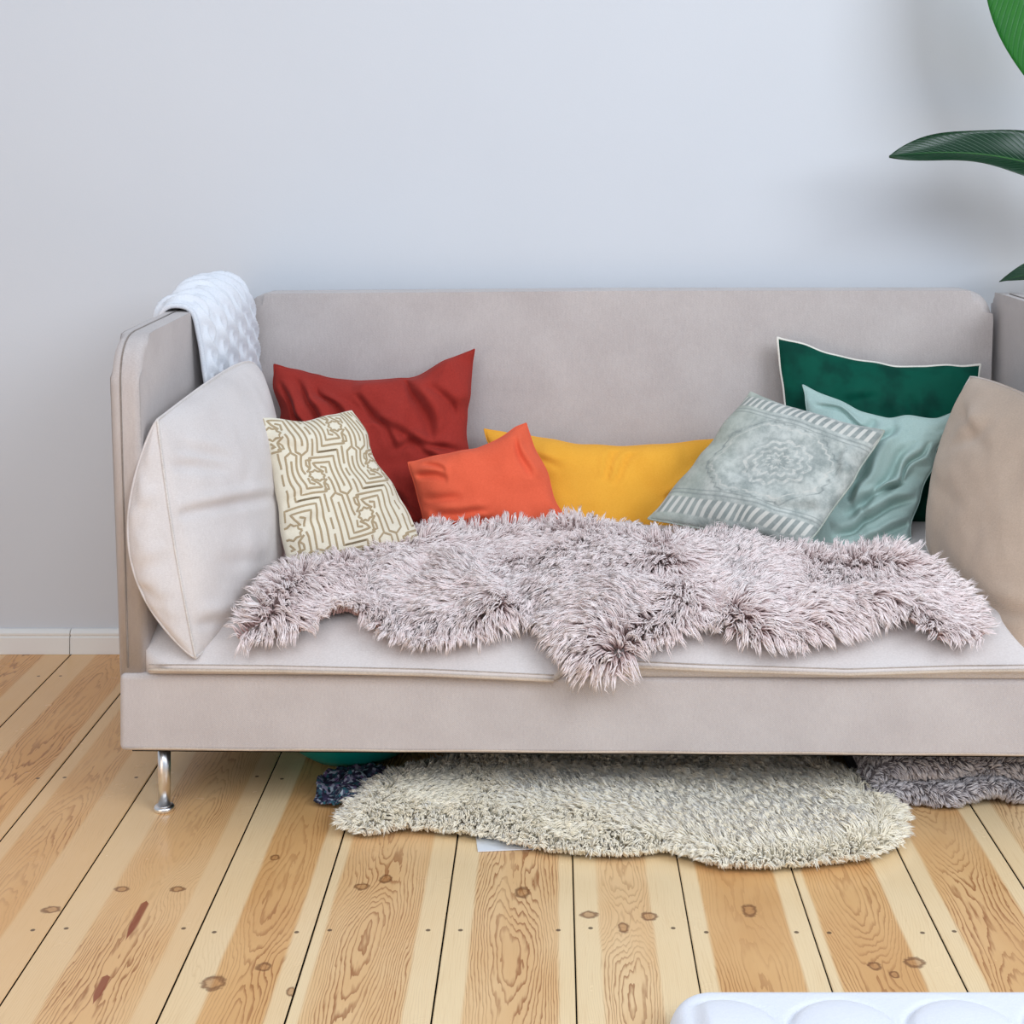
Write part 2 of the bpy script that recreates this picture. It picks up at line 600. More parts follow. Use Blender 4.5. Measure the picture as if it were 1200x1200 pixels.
    ring = t.math('MULTIPLY', t.smooth(near, 0.5, 0.85), t.smooth(near, 0.95, 1.3, 1.0, 0.0))
    eye = t.smooth(near, 0.7, 1.0, 1.0, 0.0)
    kn = t.noise(t.comb(t.math('MULTIPLY', X, 1.0), t.math('MULTIPLY', Y, 1.0), off), 160.0, 2.0)
    c = t.mix(t.math('MULTIPLY', eye, 0.6), c, t.mix(kn, srgb(140, 84, 44), srgb(206, 150, 92)))
    c = t.mix(t.math('MULTIPLY', ring, 0.7), c, srgb(106, 62, 34))

    # reddish resin streaks
    def streak(px0, py0, px1, py1, w):
        Y0, Y1 = F * H / (py0 - VY), F * H / (py1 - VY)
        x0, x1 = (px0 - VX) * Y0 / F, (px1 - VX) * Y1 / F
        fy = t.math('DIVIDE', t.math('SUBTRACT', Y, Y0), Y1 - Y0)
        xc = t.math('MULTIPLY_ADD', fy, x1 - x0, x0)
        inside = t.math('MULTIPLY', t.smooth(fy, 0.0, 0.1), t.smooth(fy, 0.6, 1.0, 1.0, 0.0))
        ww = t.math('MULTIPLY', t.math('ADD', inside, 0.001), w)
        dd = t.math('DIVIDE', t.math('ABSOLUTE', t.math('SUBTRACT', X, xc)), ww)
        return t.math('MULTIPLY', t.smooth(dd, 0.6, 1.1, 1.0, 0.0), t.math('GREATER_THAN', inside, 0.01))
    for a in ((172, 1055, 146, 1104, 0.008), (126, 1142, 108, 1178, 0.008)):
        c = t.mix(t.math('MULTIPLY', streak(*a), 0.85), c, srgb(136, 56, 34))
    # nail heads: two per board on the joist lines
    e1 = t.math('ABSOLUTE', t.math('SUBTRACT', t.math('SUBTRACT', X, bl), 0.027))
    e2 = t.math('ABSOLUTE', t.math('SUBTRACT', t.math('SUBTRACT', br, X), 0.027))
    ex = t.math('MINIMUM', e1, e2)
    jy = t.math('SUBTRACT', Y, 2.505)
    ey = t.math('SUBTRACT', jy, t.math('MULTIPLY', t.math('ROUND', t.math('DIVIDE', jy, 0.62)), 0.62))
    ey = t.math('ABSOLUTE', t.math('SUBTRACT', ey, t.math('MULTIPLY', t.math('SUBTRACT', rnd, 0.5), 0.016)))
    nd_ = t.math('SQRT', t.math('ADD', t.math('MULTIPLY', ex, ex), t.math('MULTIPLY', ey, ey)))
    c = t.mix(t.smooth(nd_, 0.0032, 0.0048, 0.85, 0.0), c, srgb(72, 52, 40))
    t.bump(t.math('ADD', t.math('MULTIPLY', line, -0.5), fib), 0.08, 0.0015)
    rg = t.math('MULTIPLY_ADD', t.noise(o, 14.0, 3.0), 0.2, 0.14)
    m = t.set(c, rg, 0.32)
    return m


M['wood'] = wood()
t = NT('board_gap')
M['gap'] = t.set(srgb(18, 12, 9), 0.95, 0.05)

# ------------------------------------------------------------------ the setting
WY = 3.92
seams = [-3.27, -3.07, -2.86, -2.66, -2.45, -2.25, -2.05, -1.86, -1.66, -1.457, -1.257, -1.046, -0.843, -0.593, -0.402, -0.184, 0.033, 0.225, 0.429, 0.638, 0.828, 1.03, 1.235,
         1.44, 1.64, 1.85, 2.05, 2.26, 2.46, 2.67, 2.87]
hearts = {-1.046: (-0.965, 0.05), -0.843: (-0.705, 0.072), -0.593: (-0.484, 0.050), -0.402: (-0.306, 0.077), -0.184: (-0.066, 0.073), 0.033: (0.12, 0.045),
          0.225: (0.324, 0.068), 0.429: (0.512, 0.066), 0.638: (0.735, 0.062), 0.828: (0.93, 0.06), -1.257: (-1.13, 0.06)}


def build_floor():
    V, Fc, mi, A = [], [], [], []
    y0, y1 = -1.0, WY + 0.02
    rr = random.Random(3)
    V += [(-3.3, y0, -0.02), (2.9, y0, -0.02), (2.9, y1, -0.02), (-3.3, y1, -0.02)]
    Fc.append((0, 1, 2, 3))
    mi.append(1)
    A.append((0, 0, 0, 0, 0))
    for a, b in zip(seams[:-1], seams[1:]):
        g = 0.0010 + 0.0005 * rr.random()
        hc, hw = hearts.get(a, ((a + b) / 2 + rr.uniform(-0.02, 0.02), rr.uniform(0.045, 0.075)))
        rnd = rr.random()
        l, r = a + g, b - g
        e = 0.0015
        prof = [(l, -0.018), (l, -e), (l + e, 0.0), (r - e, 0.0), (r, -e), (r, -0.018)]
        i0 = len(V)
        for (x, z) in prof:
            V.append((x, y0, z))
        for (x, z) in prof:
            V.append((x, y1, z))
        for k in range(5):
            Fc.append((i0 + k, i0 + k + 1, i0 + 7 + k, i0 + 6 + k)[::-1] if False else (i0 + k, i0 + 6 + k, i0 + 7 + k, i0 + k + 1)[::-1])
            mi.append(1 if k in (0, 4) else 0)
            A.append((hc, hw, rnd, a, b))
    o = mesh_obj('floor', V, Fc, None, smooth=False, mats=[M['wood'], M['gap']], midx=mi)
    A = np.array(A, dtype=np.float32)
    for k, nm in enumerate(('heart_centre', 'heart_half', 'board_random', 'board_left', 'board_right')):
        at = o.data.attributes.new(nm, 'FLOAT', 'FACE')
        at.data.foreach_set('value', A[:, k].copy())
    return tag(o, None, None, kind='structure')


build_floor()


def box_bm(x0, x1, y0, y1, z0, z1, bev=0.0, seg=3):
    bm = bmesh.new()
    bmesh.ops.create_cube(bm, size=1.0)
    for v in bm.verts:
        v.co = Vector((x0 + (v.co.x + 0.5) * (x1 - x0), y0 + (v.co.y + 0.5) * (y1 - y0), z0 + (v.co.z + 0.5) * (z1 - z0)))
    if bev > 0:
        bmesh.ops.bevel(bm, geom=bm.edges[:], offset=bev, segments=seg, affect='EDGES', profile=0.5)
    return bm


tag(bm_obj('wall_back', box_bm(-3.3, 2.9, WY, WY + 0.12, -0.02, 3.0), M['wall'], smooth=False), None, None, kind='structure')


def baseboard(name, x0, x1):
    prof = [(0, 0), (-0.016, 0), (-0.016, 0.043), (-0.012, 0.046), (-0.0145, 0.050), (-0.0145, 0.054), (-0.009, 0.060), (-0.004, 0.063), (0, 0.063)]
    V = [(x, WY + y - 0.0005, z + 0.0005) for x in (x0, x1) for (y, z) in prof]
    n = len(prof)
    Fc = [(k, k + 1, n + k + 1, n + k) for k in range(n - 1)] + [tuple(range(n))[::-1], tuple(range(n, 2 * n))]
    return tag(mesh_obj(name, V, Fc, M['skirting'], smooth=False), None, None, kind='structure')


xj = (84 - VX) * WY / F
baseboard('baseboard_left', -3.3, xj - 0.0012)
baseboard('baseboard_right', xj + 0.0012, 2.9)

# ------------------------------------------------------------------ sofa
sofa = empty('sofa', tuple(SO), SA)
tag(sofa, 'long beige woven fabric sofa with straight back, high arms and slim chrome legs', 'sofa')
W = 1.985


def slab(outline, t0, t1, axis, bev, seg=4):
    """outline: list of 2D points; extruded along axis 'x' (outline is y,z) or 'y' (outline is x,z)"""
    bm = bmesh.new()
    mk = (lambda p, t: (t, p[0], p[1])) if axis == 'x' else (lambda p, t: (p[0], t, p[1]))
    a = [bm.verts.new(mk(p, t0)) for p in outline]
    b = [bm.verts.new(mk(p, t1)) for p in outline]
    f1, f2 = bm.faces.new(a), bm.faces.new(b[::-1])
    n = len(outline)
    for k in range(n):
        bm.faces.new((a[k], a[(k + 1) % n], b[(k + 1) % n], b[k]))
    ed = [e for e in bm.edges if (f1 in e.link_faces) or (f2 in e.link_faces)]
    bmesh.ops.bevel(bm, geom=ed, offset=bev, segments=seg, affect='EDGES', profile=0.5)
    return bm


def rounded(pts):
    """pts: (x, y, radius) polygon -> outline with rounded corners"""
    out = []
    n = len(pts)
    for i in range(n):
        p0, p1, p2 = (np.array(pts[(i + d) % n][:2], float) for d in (-1, 0, 1))
        r = pts[i][2]
        if r <= 0:
            out.append(tuple(p1))
            continue
        a, b = (p0 - p1) / np.linalg.norm(p0 - p1), (p2 - p1) / np.linalg.norm(p2 - p1)
        for k in range(9):
            s = k / 8
            q = (1 - s) ** 2 * (p1 + a * r) + 2 * s * (1 - s) * p1 + s * s * (p1 + b * r)
            out.append(tuple(q))
    return out


# base: front panel dips very slightly in the middle, tapered at the corners
bm = box_bm(0.0, W, 0.0, 0.95, 0.14, 0.291, 0.012, 4)
base = bm_obj('base', bm, M['sofa'], sofa)
tube('base_piping', [(0.012 + (W - 0.024) * k / 40, -0.0005, 0.147 + 0.0008 * math.sin(k)) for k in range(41)], 0.0022, M['sofa_trim'], base, 6)
bm_obj('underside_cloth', box_bm(0.02, W - 0.02, 0.02, 0.93, 0.134, 0.1395), M['under'], base)

ARM_T = 0.058


def arm(x0, lean):
    ol = rounded([(0.008, 0.27, 0), (0.008, 0.938, 0.10), (0.5, 0.952, 0.0), (0.955, 0.950, 0.04), (0.955, 0.27, 0)])
    b = slab(ol, x0, x0 + ARM_T, 'x', 0.016, 5)
    for v in b.verts:
        v.co.x += lean * max(0.0, (v.co.z - 0.28)) / 0.67
    o = bm_obj('armrest', b, M['sofa'], sofa)
    # the two stitched seams that run round the front and the top edge
    for dx in (0.020, ARM_T - 0.014):
        pts = []
        for (y, z) in ol[1:11] + [(0.3, 0.946), (0.5, 0.952), (0.7, 0.952), (0.86, 0.951)]:
            pts.append((x0 + dx + lean * (z - 0.28) / 0.67, y, z))
        pts = [(x0 + dx, 0.008, 0.30 + 0.05 * k) for k in range(10)] + pts
        for k in range(10):
            pts[k] = (x0 + dx + lean * (pts[k][2] - 0.28) / 0.67, pts[k][1], pts[k][2])
        if dx < 0.03:
            tube('seam', [(p[0], p[1] - 0.0005, p[2] + 0.0005) for p in pts], 0.0017, M['dark_thread'], o, 6)
    return o


arm(-0.004, -0.018)
arm(1.919, 0.018)
ol = rounded([(0.052, 0.27, 0), (0.052, 0.949, 0.065), (1.0, 0.958, 0), (1.915, 0.960, 0.075), (1.915, 0.27, 0)])
backrest = bm_obj('backrest', slab(ol, 0.858, 0.955, 'y', 0.028, 6), M['sofa'], sofa)


def leg(x, y):
    o = lathe('leg', [(0.0125, 0.009), (0.0125, 0.139)], M['chrome'], sofa, 28, (x, y, 0))
    lathe('foot', [(0.018, 0.0), (0.020, 0.002), (0.020, 0.008), (0.0175, 0.0105), (0.013, 0.011)], M['chrome'], o, 28, (x, y, 0))


for (x, y) in ((0.070, 0.065), (W - 0.07, 0.065), (0.070, 0.87), (W - 0.07, 0.87)):
    leg(x, y)

# ------------------------------------------------------------------ seat cushions
LIPX = [0.03, 0.30, 0.60, 0.80, 0.871, 0.872, 0.95, 1.16, 1.40, 1.62, 1.95]
LIPZ = [0.305, 0.304, 0.299, 0.291, 0.288, 0.322, 0.318, 0.310, 0.304, 0.312, 0.316]
XS = 0.872
YF = -0.020


def lip_z(x):
    return np.interp(x, LIPX, LIPZ)


def seat_z(x, y):
    x, y = np.asarray(x, float), np.asarray(y, float)
    x0 = np.where(x < XS, 0.034, XS)
    x1 = np.where(x < XS, XS, 1.952)
    t_ = np.clip((y - YF) / 0.30, 0, 1)
    q = 1 - (1 - t_) ** 2.6
    ex = np.clip(np.minimum(x - x0, x1 - x) / 0.11, 0, 1)
    qx = 1 - (1 - ex) ** 2.2
    eb = np.clip((0.86 - y) / 0.08, 0, 1)
    qb = 1 - (1 - eb) ** 2.2
    return lip_z(x) + 0.010 + 0.098 * q * (0.55 + 0.45 * qx) * (0.6 + 0.4 * qb)


def seat_cushion(x0, x1, label):
    nx, ny = 90, 60
    us = np.linspace(0, 1, nx)
    vs = np.linspace(0, 1, ny) ** 1.5
    V, UV = [], []
    rc = 0.08
    for side in (0, 1):
        for v in vs:
            for u in us:
                y = YF + v * (0.855 - YF)
                # rounded front corners
                ins = 0.0
                d = y - YF
                if d < rc:
                    ins = rc - math.sqrt(max(0.0, rc * rc - (rc - d) ** 2))
                xa = x0 + ins
                xb = x1 - ins * (1 if x1 > 1.5 or x0 > 0.5 else 1) * 0.6
                x = xa + (xb - xa) * u
                zt = float(seat_z(min(max(x, x0 + 1e-4), x1 - 1e-4), y)) + 0.0018 * float(vnoise(np.array([x * 9, y * 9, x0]), 3))
                zl = float(lip_z(min(max(x, x0 + 1e-4), x1 - 1e-4)))
                if side:
                    zb = zl if d < 0.012 else zl + (0.2915 - zl) * min(1.0, (d - 0.012) / 0.006)
                    z = zb
                else:
                    z = zt
                V.append((x, y, z))
                UV.append((u, v))
    Fc = []
    n = nx * ny
    for j in range(ny - 1):
        for i in range(nx - 1):
            a = j * nx + i
            Fc.append((a, a + 1, a + nx + 1, a + nx))
            Fc.append((n + a, n + a + nx, n + a + nx + 1, n + a + 1))
    for i in range(nx - 1):
        Fc.append((i, n + i, n + i + 1, i + 1))
        a = (ny - 1) * nx + i
        Fc.append((a, a + 1, n + a + 1, n + a))
    for j in range(ny - 1):
        a = j * nx
        Fc.append((a, a + nx, n + a + nx, n + a))
        a = j * nx + nx - 1
        Fc.append((a, n + a, n + a + nx, a + nx))
    Vw = [S(*p) for p in V]
    o = mesh_obj('seat_cushion', Vw, Fc, M['cushion'], None, UV)
    tag(o, label, 'seat cushion', 'seat cushions of the sofa')
    xs = np.linspace(x0 + 0.03, x1 - 0.03, 60)
    tube('piping', [S(x, YF - 0.001, float(lip_z(min(max(x, x0 + 1e-4), x1 - 1e-4))) + 0.001) for x in xs], 0.0034, M['sofa_trim'], o, 8)
    tube('seam', [S(x, YF + 0.0005, float(seat_z(min(max(x, x0 + 1e-4), x1 - 1e-4), YF)) + 0.0012) for x in xs], 0.0013, M['seat_thread'], o, 6)
    return o


seat_cushion(0.034, XS - 0.001, 'beige seat cushion at the armrest with the knitted throw, sagging at its front edge')
seat_cushion(XS + 0.001, 1.915, 'beige seat cushion in front of the green pillows, its front edge straight')


# ------------------------------------------------------------------ pillows
def frame_of(c):
    tl, tr, br, bl = c
    n = np.cross((bl - tl) + (br - tr), (tr - tl) + (br - bl))
    n /= np.linalg.norm(n)
    ctr = (tl + tr + br + bl) / 4
    if np.dot(n, np.array([0, 0, H]) - ctr) < 0:
        n = -n
    return n, ctr


def pillow(name, c, T, mat, n=76, conc=(0.04, 0.04, 0.04, 0.04), creases=(), wr=0.004, wf=9.0, seed=0, Tb=None, ex=2.4, k=0.5, pucker=0.0025,
           wob=0.004, sag=0.0, tip=0.0):
    c = [np.asarray(p, float) for p in c]
    N, ctr = frame_of(c)
    lu = np.linalg.norm(c[1] - c[0])
    lv = np.linalg.norm(c[3] - c[0])
    if Tb is None:
        Tb = T

    def surf(u, v, side=1):
        u, v = np.asarray(u, float), np.asarray(v, float)
        su, sv = np.sin(np.pi * u), np.sin(np.pi * v)
        u2 = u + conc[3] * sv * (1 - u) - conc[1] * sv * u
        v2 = v + conc[0] * su * (1 - v) - conc[2] * su * v
        u_, v_ = u2[..., None], v2[..., None]
        B = (c[0] * (1 - u_) + c[1] * u_) * (1 - v_) + (c[3] * (1 - u_) + c[2] * u_) * v_
        p = np.clip((1 - np.abs(2 * u - 1) ** ex) * (1 - np.abs(2 * v - 1) ** ex), 0, 1)
        h = p ** k * (1 + sag * (v - 0.5))
        q3 = np.stack([u * lu * wf, v * lv * wf, np.full_like(u, seed * 3.1 + (0 if side > 0 else 7))], -1)
        d = wr * fbm(q3, seed, 3) * p ** 0.35
        # puckers that run in from the seams
        eu = np.minimum(u, 1 - u) * lu
        ev = np.minimum(v, 1 - v) * lv
        d = d + pucker * vnoise(np.stack([v * lv * 55, u * 0 + seed, u * lu * 6], -1), seed + 5) * np.exp(-eu / 0.035) * np.clip(eu / 0.006, 0, 1)
        d = d + pucker * vnoise(np.stack([u * lu * 55, u * 0 + seed + 9, v * lv * 6], -1), seed + 6) * np.exp(-ev / 0.035) * np.clip(ev / 0.006, 0, 1)
        if side > 0:
            for (a0, b0, a1, b1, w, dep) in creases:
                ax, ay = a0 * lu, b0 * lv
                bx, by = (a1 - a0) * lu, (b1 - b0) * lv
                L2 = bx * bx + by * by
                rx, ry = u * lu - ax, v * lv - ay
                tt = (rx * bx + ry * by) / L2
                bend = 0.012 * np.sin(tt * 3 + seed)
                sd = (rx * by - ry * bx) / math.sqrt(L2) + bend
                end = np.clip(1 - np.abs(2 * tt - 1) ** 3, 0, 1) * (np.abs(2 * tt - 1) < 1)
                d = d - dep * end * np.exp(-(sd / w) ** 2) + 0.55 * dep * end * np.exp(-((sd - 1.9 * w) / (1.3 * w)) ** 2)
        d = d * np.clip(p * 6, 0, 1)
        wv = wob * np.stack([vnoise(np.stack([B[..., 0] * 18, B[..., 2] * 18, B[..., 1] * 3 + j * 5], -1), seed + 40 + j) for j in range(3)], -1)
        if side > 0:
            return B + wv + N * (T * h + d)[..., None]
        return B + wv - N * (Tb * h + d * 0.5)[..., None]

    g = (np.linspace(-1, 1, n))
    g = 0.5 + 0.5 * np.sign(g) * (1 - (1 - np.abs(g)) ** 1.25)
    U, Vv = np.meshgrid(g, g)
    Pf = surf(U, Vv, 1).reshape(-1, 3)
    Pb = surf(U, Vv, -1).reshape(-1, 3)
    idx_b = np.full((n, n), -1)
    front = np.arange(n * n).reshape(n, n)
    inner = np.zeros((n, n), bool)
    inner[1:-1, 1:-1] = True
    idx_b[inner] = n * n + np.arange(inner.sum())
    idx_b[~inner] = front[~inner]
    V = np.vstack([Pf, Pb.reshape(n, n, 3)[inner]])
    UV = np.vstack([np.stack([U.ravel(), Vv.ravel()], -1), np.stack([U[inner], Vv[inner]], -1)])
    Fc = []
    for j in range(n - 1):
        for i in range(n - 1):
            Fc.append((front[j, i], front[j + 1, i], front[j + 1, i + 1], front[j, i + 1]))
            Fc.append((idx_b[j, i], idx_b[j, i + 1], idx_b[j + 1, i + 1], idx_b[j + 1, i]))
    # consistent outward winding
    a, b, d_ = V[Fc[n * 60][0]], V[Fc[n * 60][1]], V[Fc[n * 60][2]]
    if np.dot(np.cross(b - a, d_ - a), N) < 0:
        Fc = [f[::-1] for f in Fc]
    o = mesh_obj(name, V, Fc, mat, None, UV)
    loop = np.concatenate([np.stack([g, g * 0], -1)[:-1], np.stack([g * 0 + 1, g], -1)[:-1], np.stack([g[::-1], g * 0 + 1], -1)[:-1], np.stack([g * 0, g[::-1]], -1)[:-1]])
    lp = surf(loop[:, 0], loop[:, 1], 1)
    return o, surf, lp, N


# rust red linen
o, sf, lp, N_ = pillow('throw_pillow', [P(322, 424, 3.69), P(554, 410, 3.70), P(566, 615, 3.60), P(335, 640, 3.58)], 0.068, M['rust'], n=96,
                       conc=(0.15, 0.04, 0.03, 0.0), wr=0.012, wf=11, seed=3, ex=2.6, k=0.55, wob=0.013,
                       creases=[(0.64, 0.00, 0.82, 0.50, 0.013, 0.026), (0.10, 0.04, 0.30, 0.60, 0.009, 0.024), (0.22, 0.06, 0.46, 0.66, 0.009, 0.026), (0.03, 0.1, 0.14, 0.6, 0.009, 0.02),
                                (0.40, 0.08, 0.60, 0.5, 0.009, 0.018), (0.30, 0.5, 0.7, 0.95, 0.010, 0.02), (0.58, 0.45, 0.99, 0.62, 0.010, 0.014), (0.52, 0.25, 0.92, 0.8, 0.010, 0.016), (0.78, 0.1, 0.95, 0.4, 0.009, 0.012)])
tag(o, 'rust red crumpled linen pillow, largest of the warm coloured pillows', 'pillow', 'throw pillows along the sofa back')
tube('seam', lp, 0.0022, M['rust'], o, 6, True)

# mustard lumbar
o, sf, lp, N_ = pillow('throw_pillow', [P(571, 500, 3.685), P(846, 510, 3.675), P(826, 640, 3.58), P(596, 640, 3.58)], 0.06, M['mustard'], n=84,
                       conc=(0.14, 0.02, 0.02, 0.02), wr=0.005, wf=7, seed=8, ex=2.6, k=0.55, wob=0.008,
                       creases=[(0.46, 0.36, 0.57, 0.10, 0.007, 0.011), (0.5, 0.4, 0.64, 0.14, 0.007, 0.010), (0.78, 0.6, 0.99, 0.30, 0.009, 0.014), (0.73, 0.8, 0.97, 0.52, 0.009, 0.014), (0.1, 0.15, 0.3, 0.35, 0.012, 0.006)])
tag(o, 'mustard yellow oblong pillow leaning on the sofa back', 'pillow', 'throw pillows along the sofa back')
tube('seam', lp, 0.002, M['mustard'], o, 6, True)

# orange
o, sf, lp, N_ = pillow('throw_pillow', [P(477, 542, 3.50), P(619, 495, 3.54), P(668, 618, 3.46), P(497, 636, 3.43)], 0.056, M['orange'], n=80,
                       conc=(0.08, 0.02, 0.0, 0.03), wr=0.006, wf=9, seed=14, ex=2.5, k=0.55, pucker=0.005, wob=0.010,
                       creases=[(0.03, 0.10, 0.22, 0.4, 0.008, 0.014), (0.14, 0.04, 0.2, 0.3, 0.008, 0.010), (0.06, 0.6, 0.48, 0.85, 0.009, 0.011), (0.10, 0.75, 0.5, 0.97, 0.009, 0.011), (0.88, 0.08, 0.82, 0.5, 0.009, 0.012), (0.04, 0.4, 0.3, 0.62, 0.009, 0.008)])
tag(o, 'small bright orange pillow in front of the rust red one', 'pillow', 'throw pillows along the sofa back')
tube('seam', lp, 0.002, M['orange'], o, 6, True)


# cream pillow with tan maze embroidery
def maze_lines():
    """centred lattice of small eight-pointed stars joined by nested elbow lines; unit cell 12 x 20"""
    L = []
    for gx in range(-2, 5):
        for gy in range(-2, 4):
            for (ox, oy) in ((0, 0), (6, 10)):
                cx, cy = gx * 12 + ox, gy * 20 + oy
                L.append([(cx + 1.35 * (1.1 if k % 2 == 0 else 0.86) * math.cos(math.pi / 8 * k), cy + 1.35 * (1.1 if k % 2 == 0 else 0.86) * math.sin(math.pi / 8 * k)) for k in range(17)])
                for sg in (-1, 1):
                    f = lambda pts: [(cx + sg * x, cy + sg * y) for (x, y) in pts]
                    # straps that cross above, below and at both sides of the star
                    L.append(f([(1.5, -0.9), (0.5, -2.0), (0.0, -3.0), (3.0, -3.0), (3.0, 4.6), (4.0, 5.4), (5.0, 4.6), (5.0, -4.0)]))
                    L.append(f([(-1.5, -1.0), (-0.6, -2.0), (-0.6, -4.0), (4.0, -4.0), (4.0, 3.6)]))
                    L.append(f([(5.0, -4.0), (5.0, -5.0), (1.0, -5.0)]))
                    L.append(f([(1.9, 0.5), (2.1, 1.6), (2.1, 4.6)]))
                    L.append(f([(0.7, 1.9), (1.2, 2.6), (1.2, 3.6), (0.2, 3.6)]))
                    L.append(f([(6.0, -5.6), (6.0, -2.2)]))
                    L.append(f([(6.0, -1.2), (6.0, 0.0)]))
                    L.append(f([(1.9, -0.5), (2.1, -1.9), (1.2, -2.2)]))
    return L


cc = [P(306, 487, 3.25), P(417, 484, 3.36), P(492, 632, 3.30), P(343, 676, 3.13)]
o, sf, lp, N_ = pillow('throw_pillow', cc, 0.052, M['cream'], n=80, conc=(0.03, 0.03, 0.0, -0.02), wr=0.005, wf=8, seed=21, ex=2.8, k=0.5, pucker=0.005, wob=0.009,
                       creases=[(0.02, 0.12, 0.15, 0.3, 0.010, 0.008), (0.0, 0.72, 0.3, 0.74, 0.010, 0.006), (0.02, 0.55, 0.2, 0.6, 0.010, 0.005)])
tag(o, 'cream pillow with a tan maze pattern leaning against the big beige cushion', 'pillow', 'throw pillows along the sofa back')


def embroider(o, sf, N_, lines, su, sv, ou, ov, hwid, lift, mat):
    V, Fc = [], []
    for ln in lines:
        ln = [((x + ou) / su, (y + ov) / sv) for (x, y) in ln]
        pts = []
        for a, b in zip(ln[:-1], ln[1:]):
            d = math.hypot((b[0] - a[0]), (b[1] - a[1]))
            m = max(1, int(d / 0.012))
            for k in range(m):
                pts.append((a[0] + (b[0] - a[0]) * k / m, a[1] + (b[1] - a[1]) * k / m))
        pts.append(ln[-1])
        run = []
        runs = []
        for p in pts:
            if 0.012 < p[0] < 0.988 and 0.012 < p[1] < 0.988:
                run.append(p)
            else:
                if len(run) > 2:
                    runs.append(run)
                run = []
        if len(run) > 2:
            runs.append(run)
        for rn in runs:
            q = np.array(rn)
            W3 = sf(q[:, 0], q[:, 1], 1)
            tn = np.gradient(W3, axis=0)
            tn /= np.linalg.norm(tn, axis=1)[:, None] + 1e-9
            e = 0.004
            nu = sf(q[:, 0] + e, q[:, 1], 1) - W3
            nv = sf(q[:, 0], q[:, 1] + e, 1) - W3
            nn_ = np.cross(nu, nv)
            nn_ /= np.linalg.norm(nn_, axis=1)[:, None] + 1e-9
            nn_ *= np.sign(np.sum(nn_ * N_, 1))[:, None]
            sd = np.cross(tn, nn_)
            i0 = len(V)
            for k in range(len(q)):
                V.append(W3[k] - sd[k] * hwid + nn_[k] * lift * 0.2)
                V.append(W3[k] + nn_[k] * lift)
                V.append(W3[k] + sd[k] * hwid + nn_[k] * lift * 0.2)
            for k in range(len(q) - 1):
                a = i0 + 3 * k
                Fc += [(a, a + 1, a + 4, a + 3), (a + 1, a + 2, a + 5, a + 4)]
    return mesh_obj('embroidery', V, Fc, mat, o)


e = embroider(o, sf, N_, maze_lines(), 21.0, 32.0, 1.0, 4.0, 0.0024, 0.0012, M['tan_print'])
e['label'] = 'tan embroidered maze lines'

# emerald velvet with white piping
o, sf, lp, N_ = pillow('throw_pillow', [P(912, 395, 3.69), P(1150, 427, 3.655), P(1128, 620, 3.60), P(926, 610, 3.60)], 0.055, M['velvet'], n=80,
                       conc=(0.075, 0.02, 0.02, 0.02), wr=0.006, wf=7, seed=30, ex=2.6, k=0.55,
                       creases=[(0.5, 0.25, 0.58, 0.6, 0.014, 0.010), (0.3, 0.32, 0.5, 0.18, 0.014, 0.007), (0.62, 0.2, 0.7, 0.4, 0.012, 0.006)])
tag(o, 'dark emerald velvet pillow with white piping leaning in the sofa corner', 'pillow', 'throw pillows along the sofa back')
tube('piping', lp, 0.0032, M['white_piping'], o, 8, True)['label'] = 'thin white piping'

# sage green, crumpled
o, sf, lp, N_ = pillow('throw_pillow', [P(941, 450, 3.60), P(1124, 487, 3.50), P(1068, 655, 3.40), P(950, 655, 3.42)], 0.046, M['sage'], n=110,
                       conc=(0.09, 0.07, 0.0, 0.0), wr=0.014, wf=8, seed=36, ex=2.5, k=0.55, wob=0.015, pucker=0.004,
                       creases=[(0.46, 0.00, 0.24, 0.5, 0.012, 0.036), (0.60, 0.04, 0.36, 0.66, 0.012, 0.034), (0.22, 0.90, 0.97, 0.58, 0.011, 0.036), (0.30, 0.76, 0.92, 0.42, 0.012, 0.026),
                                (0.74, 0.18, 0.52, 0.72, 0.012, 0.022), (0.45, 0.97, 0.99, 0.76, 0.010, 0.026), (0.05, 0.13, 0.5, 0.1, 0.007, 0.012), (0.88, 0.2, 0.74, 0.62, 0.011, 0.02)])
tag(o, 'crumpled pale sage green pillow between the emerald velvet and grey patterned ones', 'pillow', 'throw pillows along the sofa back')
tube('seam', lp, 0.0022, M['sage'], o, 6, True)
bp = sf(np.array([0.90]), np.array([0.93]), 1)[0]
bt = lathe('button', [(0.0005, 0.0), (0.005, 0.0), (0.0055, 0.002), (0.005, 0.0035), (0.0005, 0.004)], M['white_piping'], o, 16)
bt.location = tuple(bp + N_ * 0.001)
bt.rotation_euler = Vector(N_).to_track_quat('Z', 'Y').to_euler()

# grey rug print
o, sf, lp, N_ = pillow('throw_pillow', [P(879, 459, 3.55), P(1034, 503, 3.40), P(944, 640, 3.26), P(760, 606, 3.42)], 0.055, M['rugprint'], n=84,
                       conc=(0.03, -0.02, 0.0, 0.02), wr=0.005, wf=8, seed=44, ex=2.7, k=0.5, wob=0.008,
                       creases=[(0.62, 0.80, 0.95, 0.72, 0.012, 0.008), (0.86, 0.2, 0.94, 0.5, 0.012, 0.010), (0.9, 0.35, 0.98, 0.6, 0.012, 0.006)])
tag(o, 'grey green pillow with a faded rug print tilted over the yellow pillow', 'pillow', 'throw pillows along the sofa back')
tube('seam', lp, 0.0024, M['rugprint'], o, 6, True)


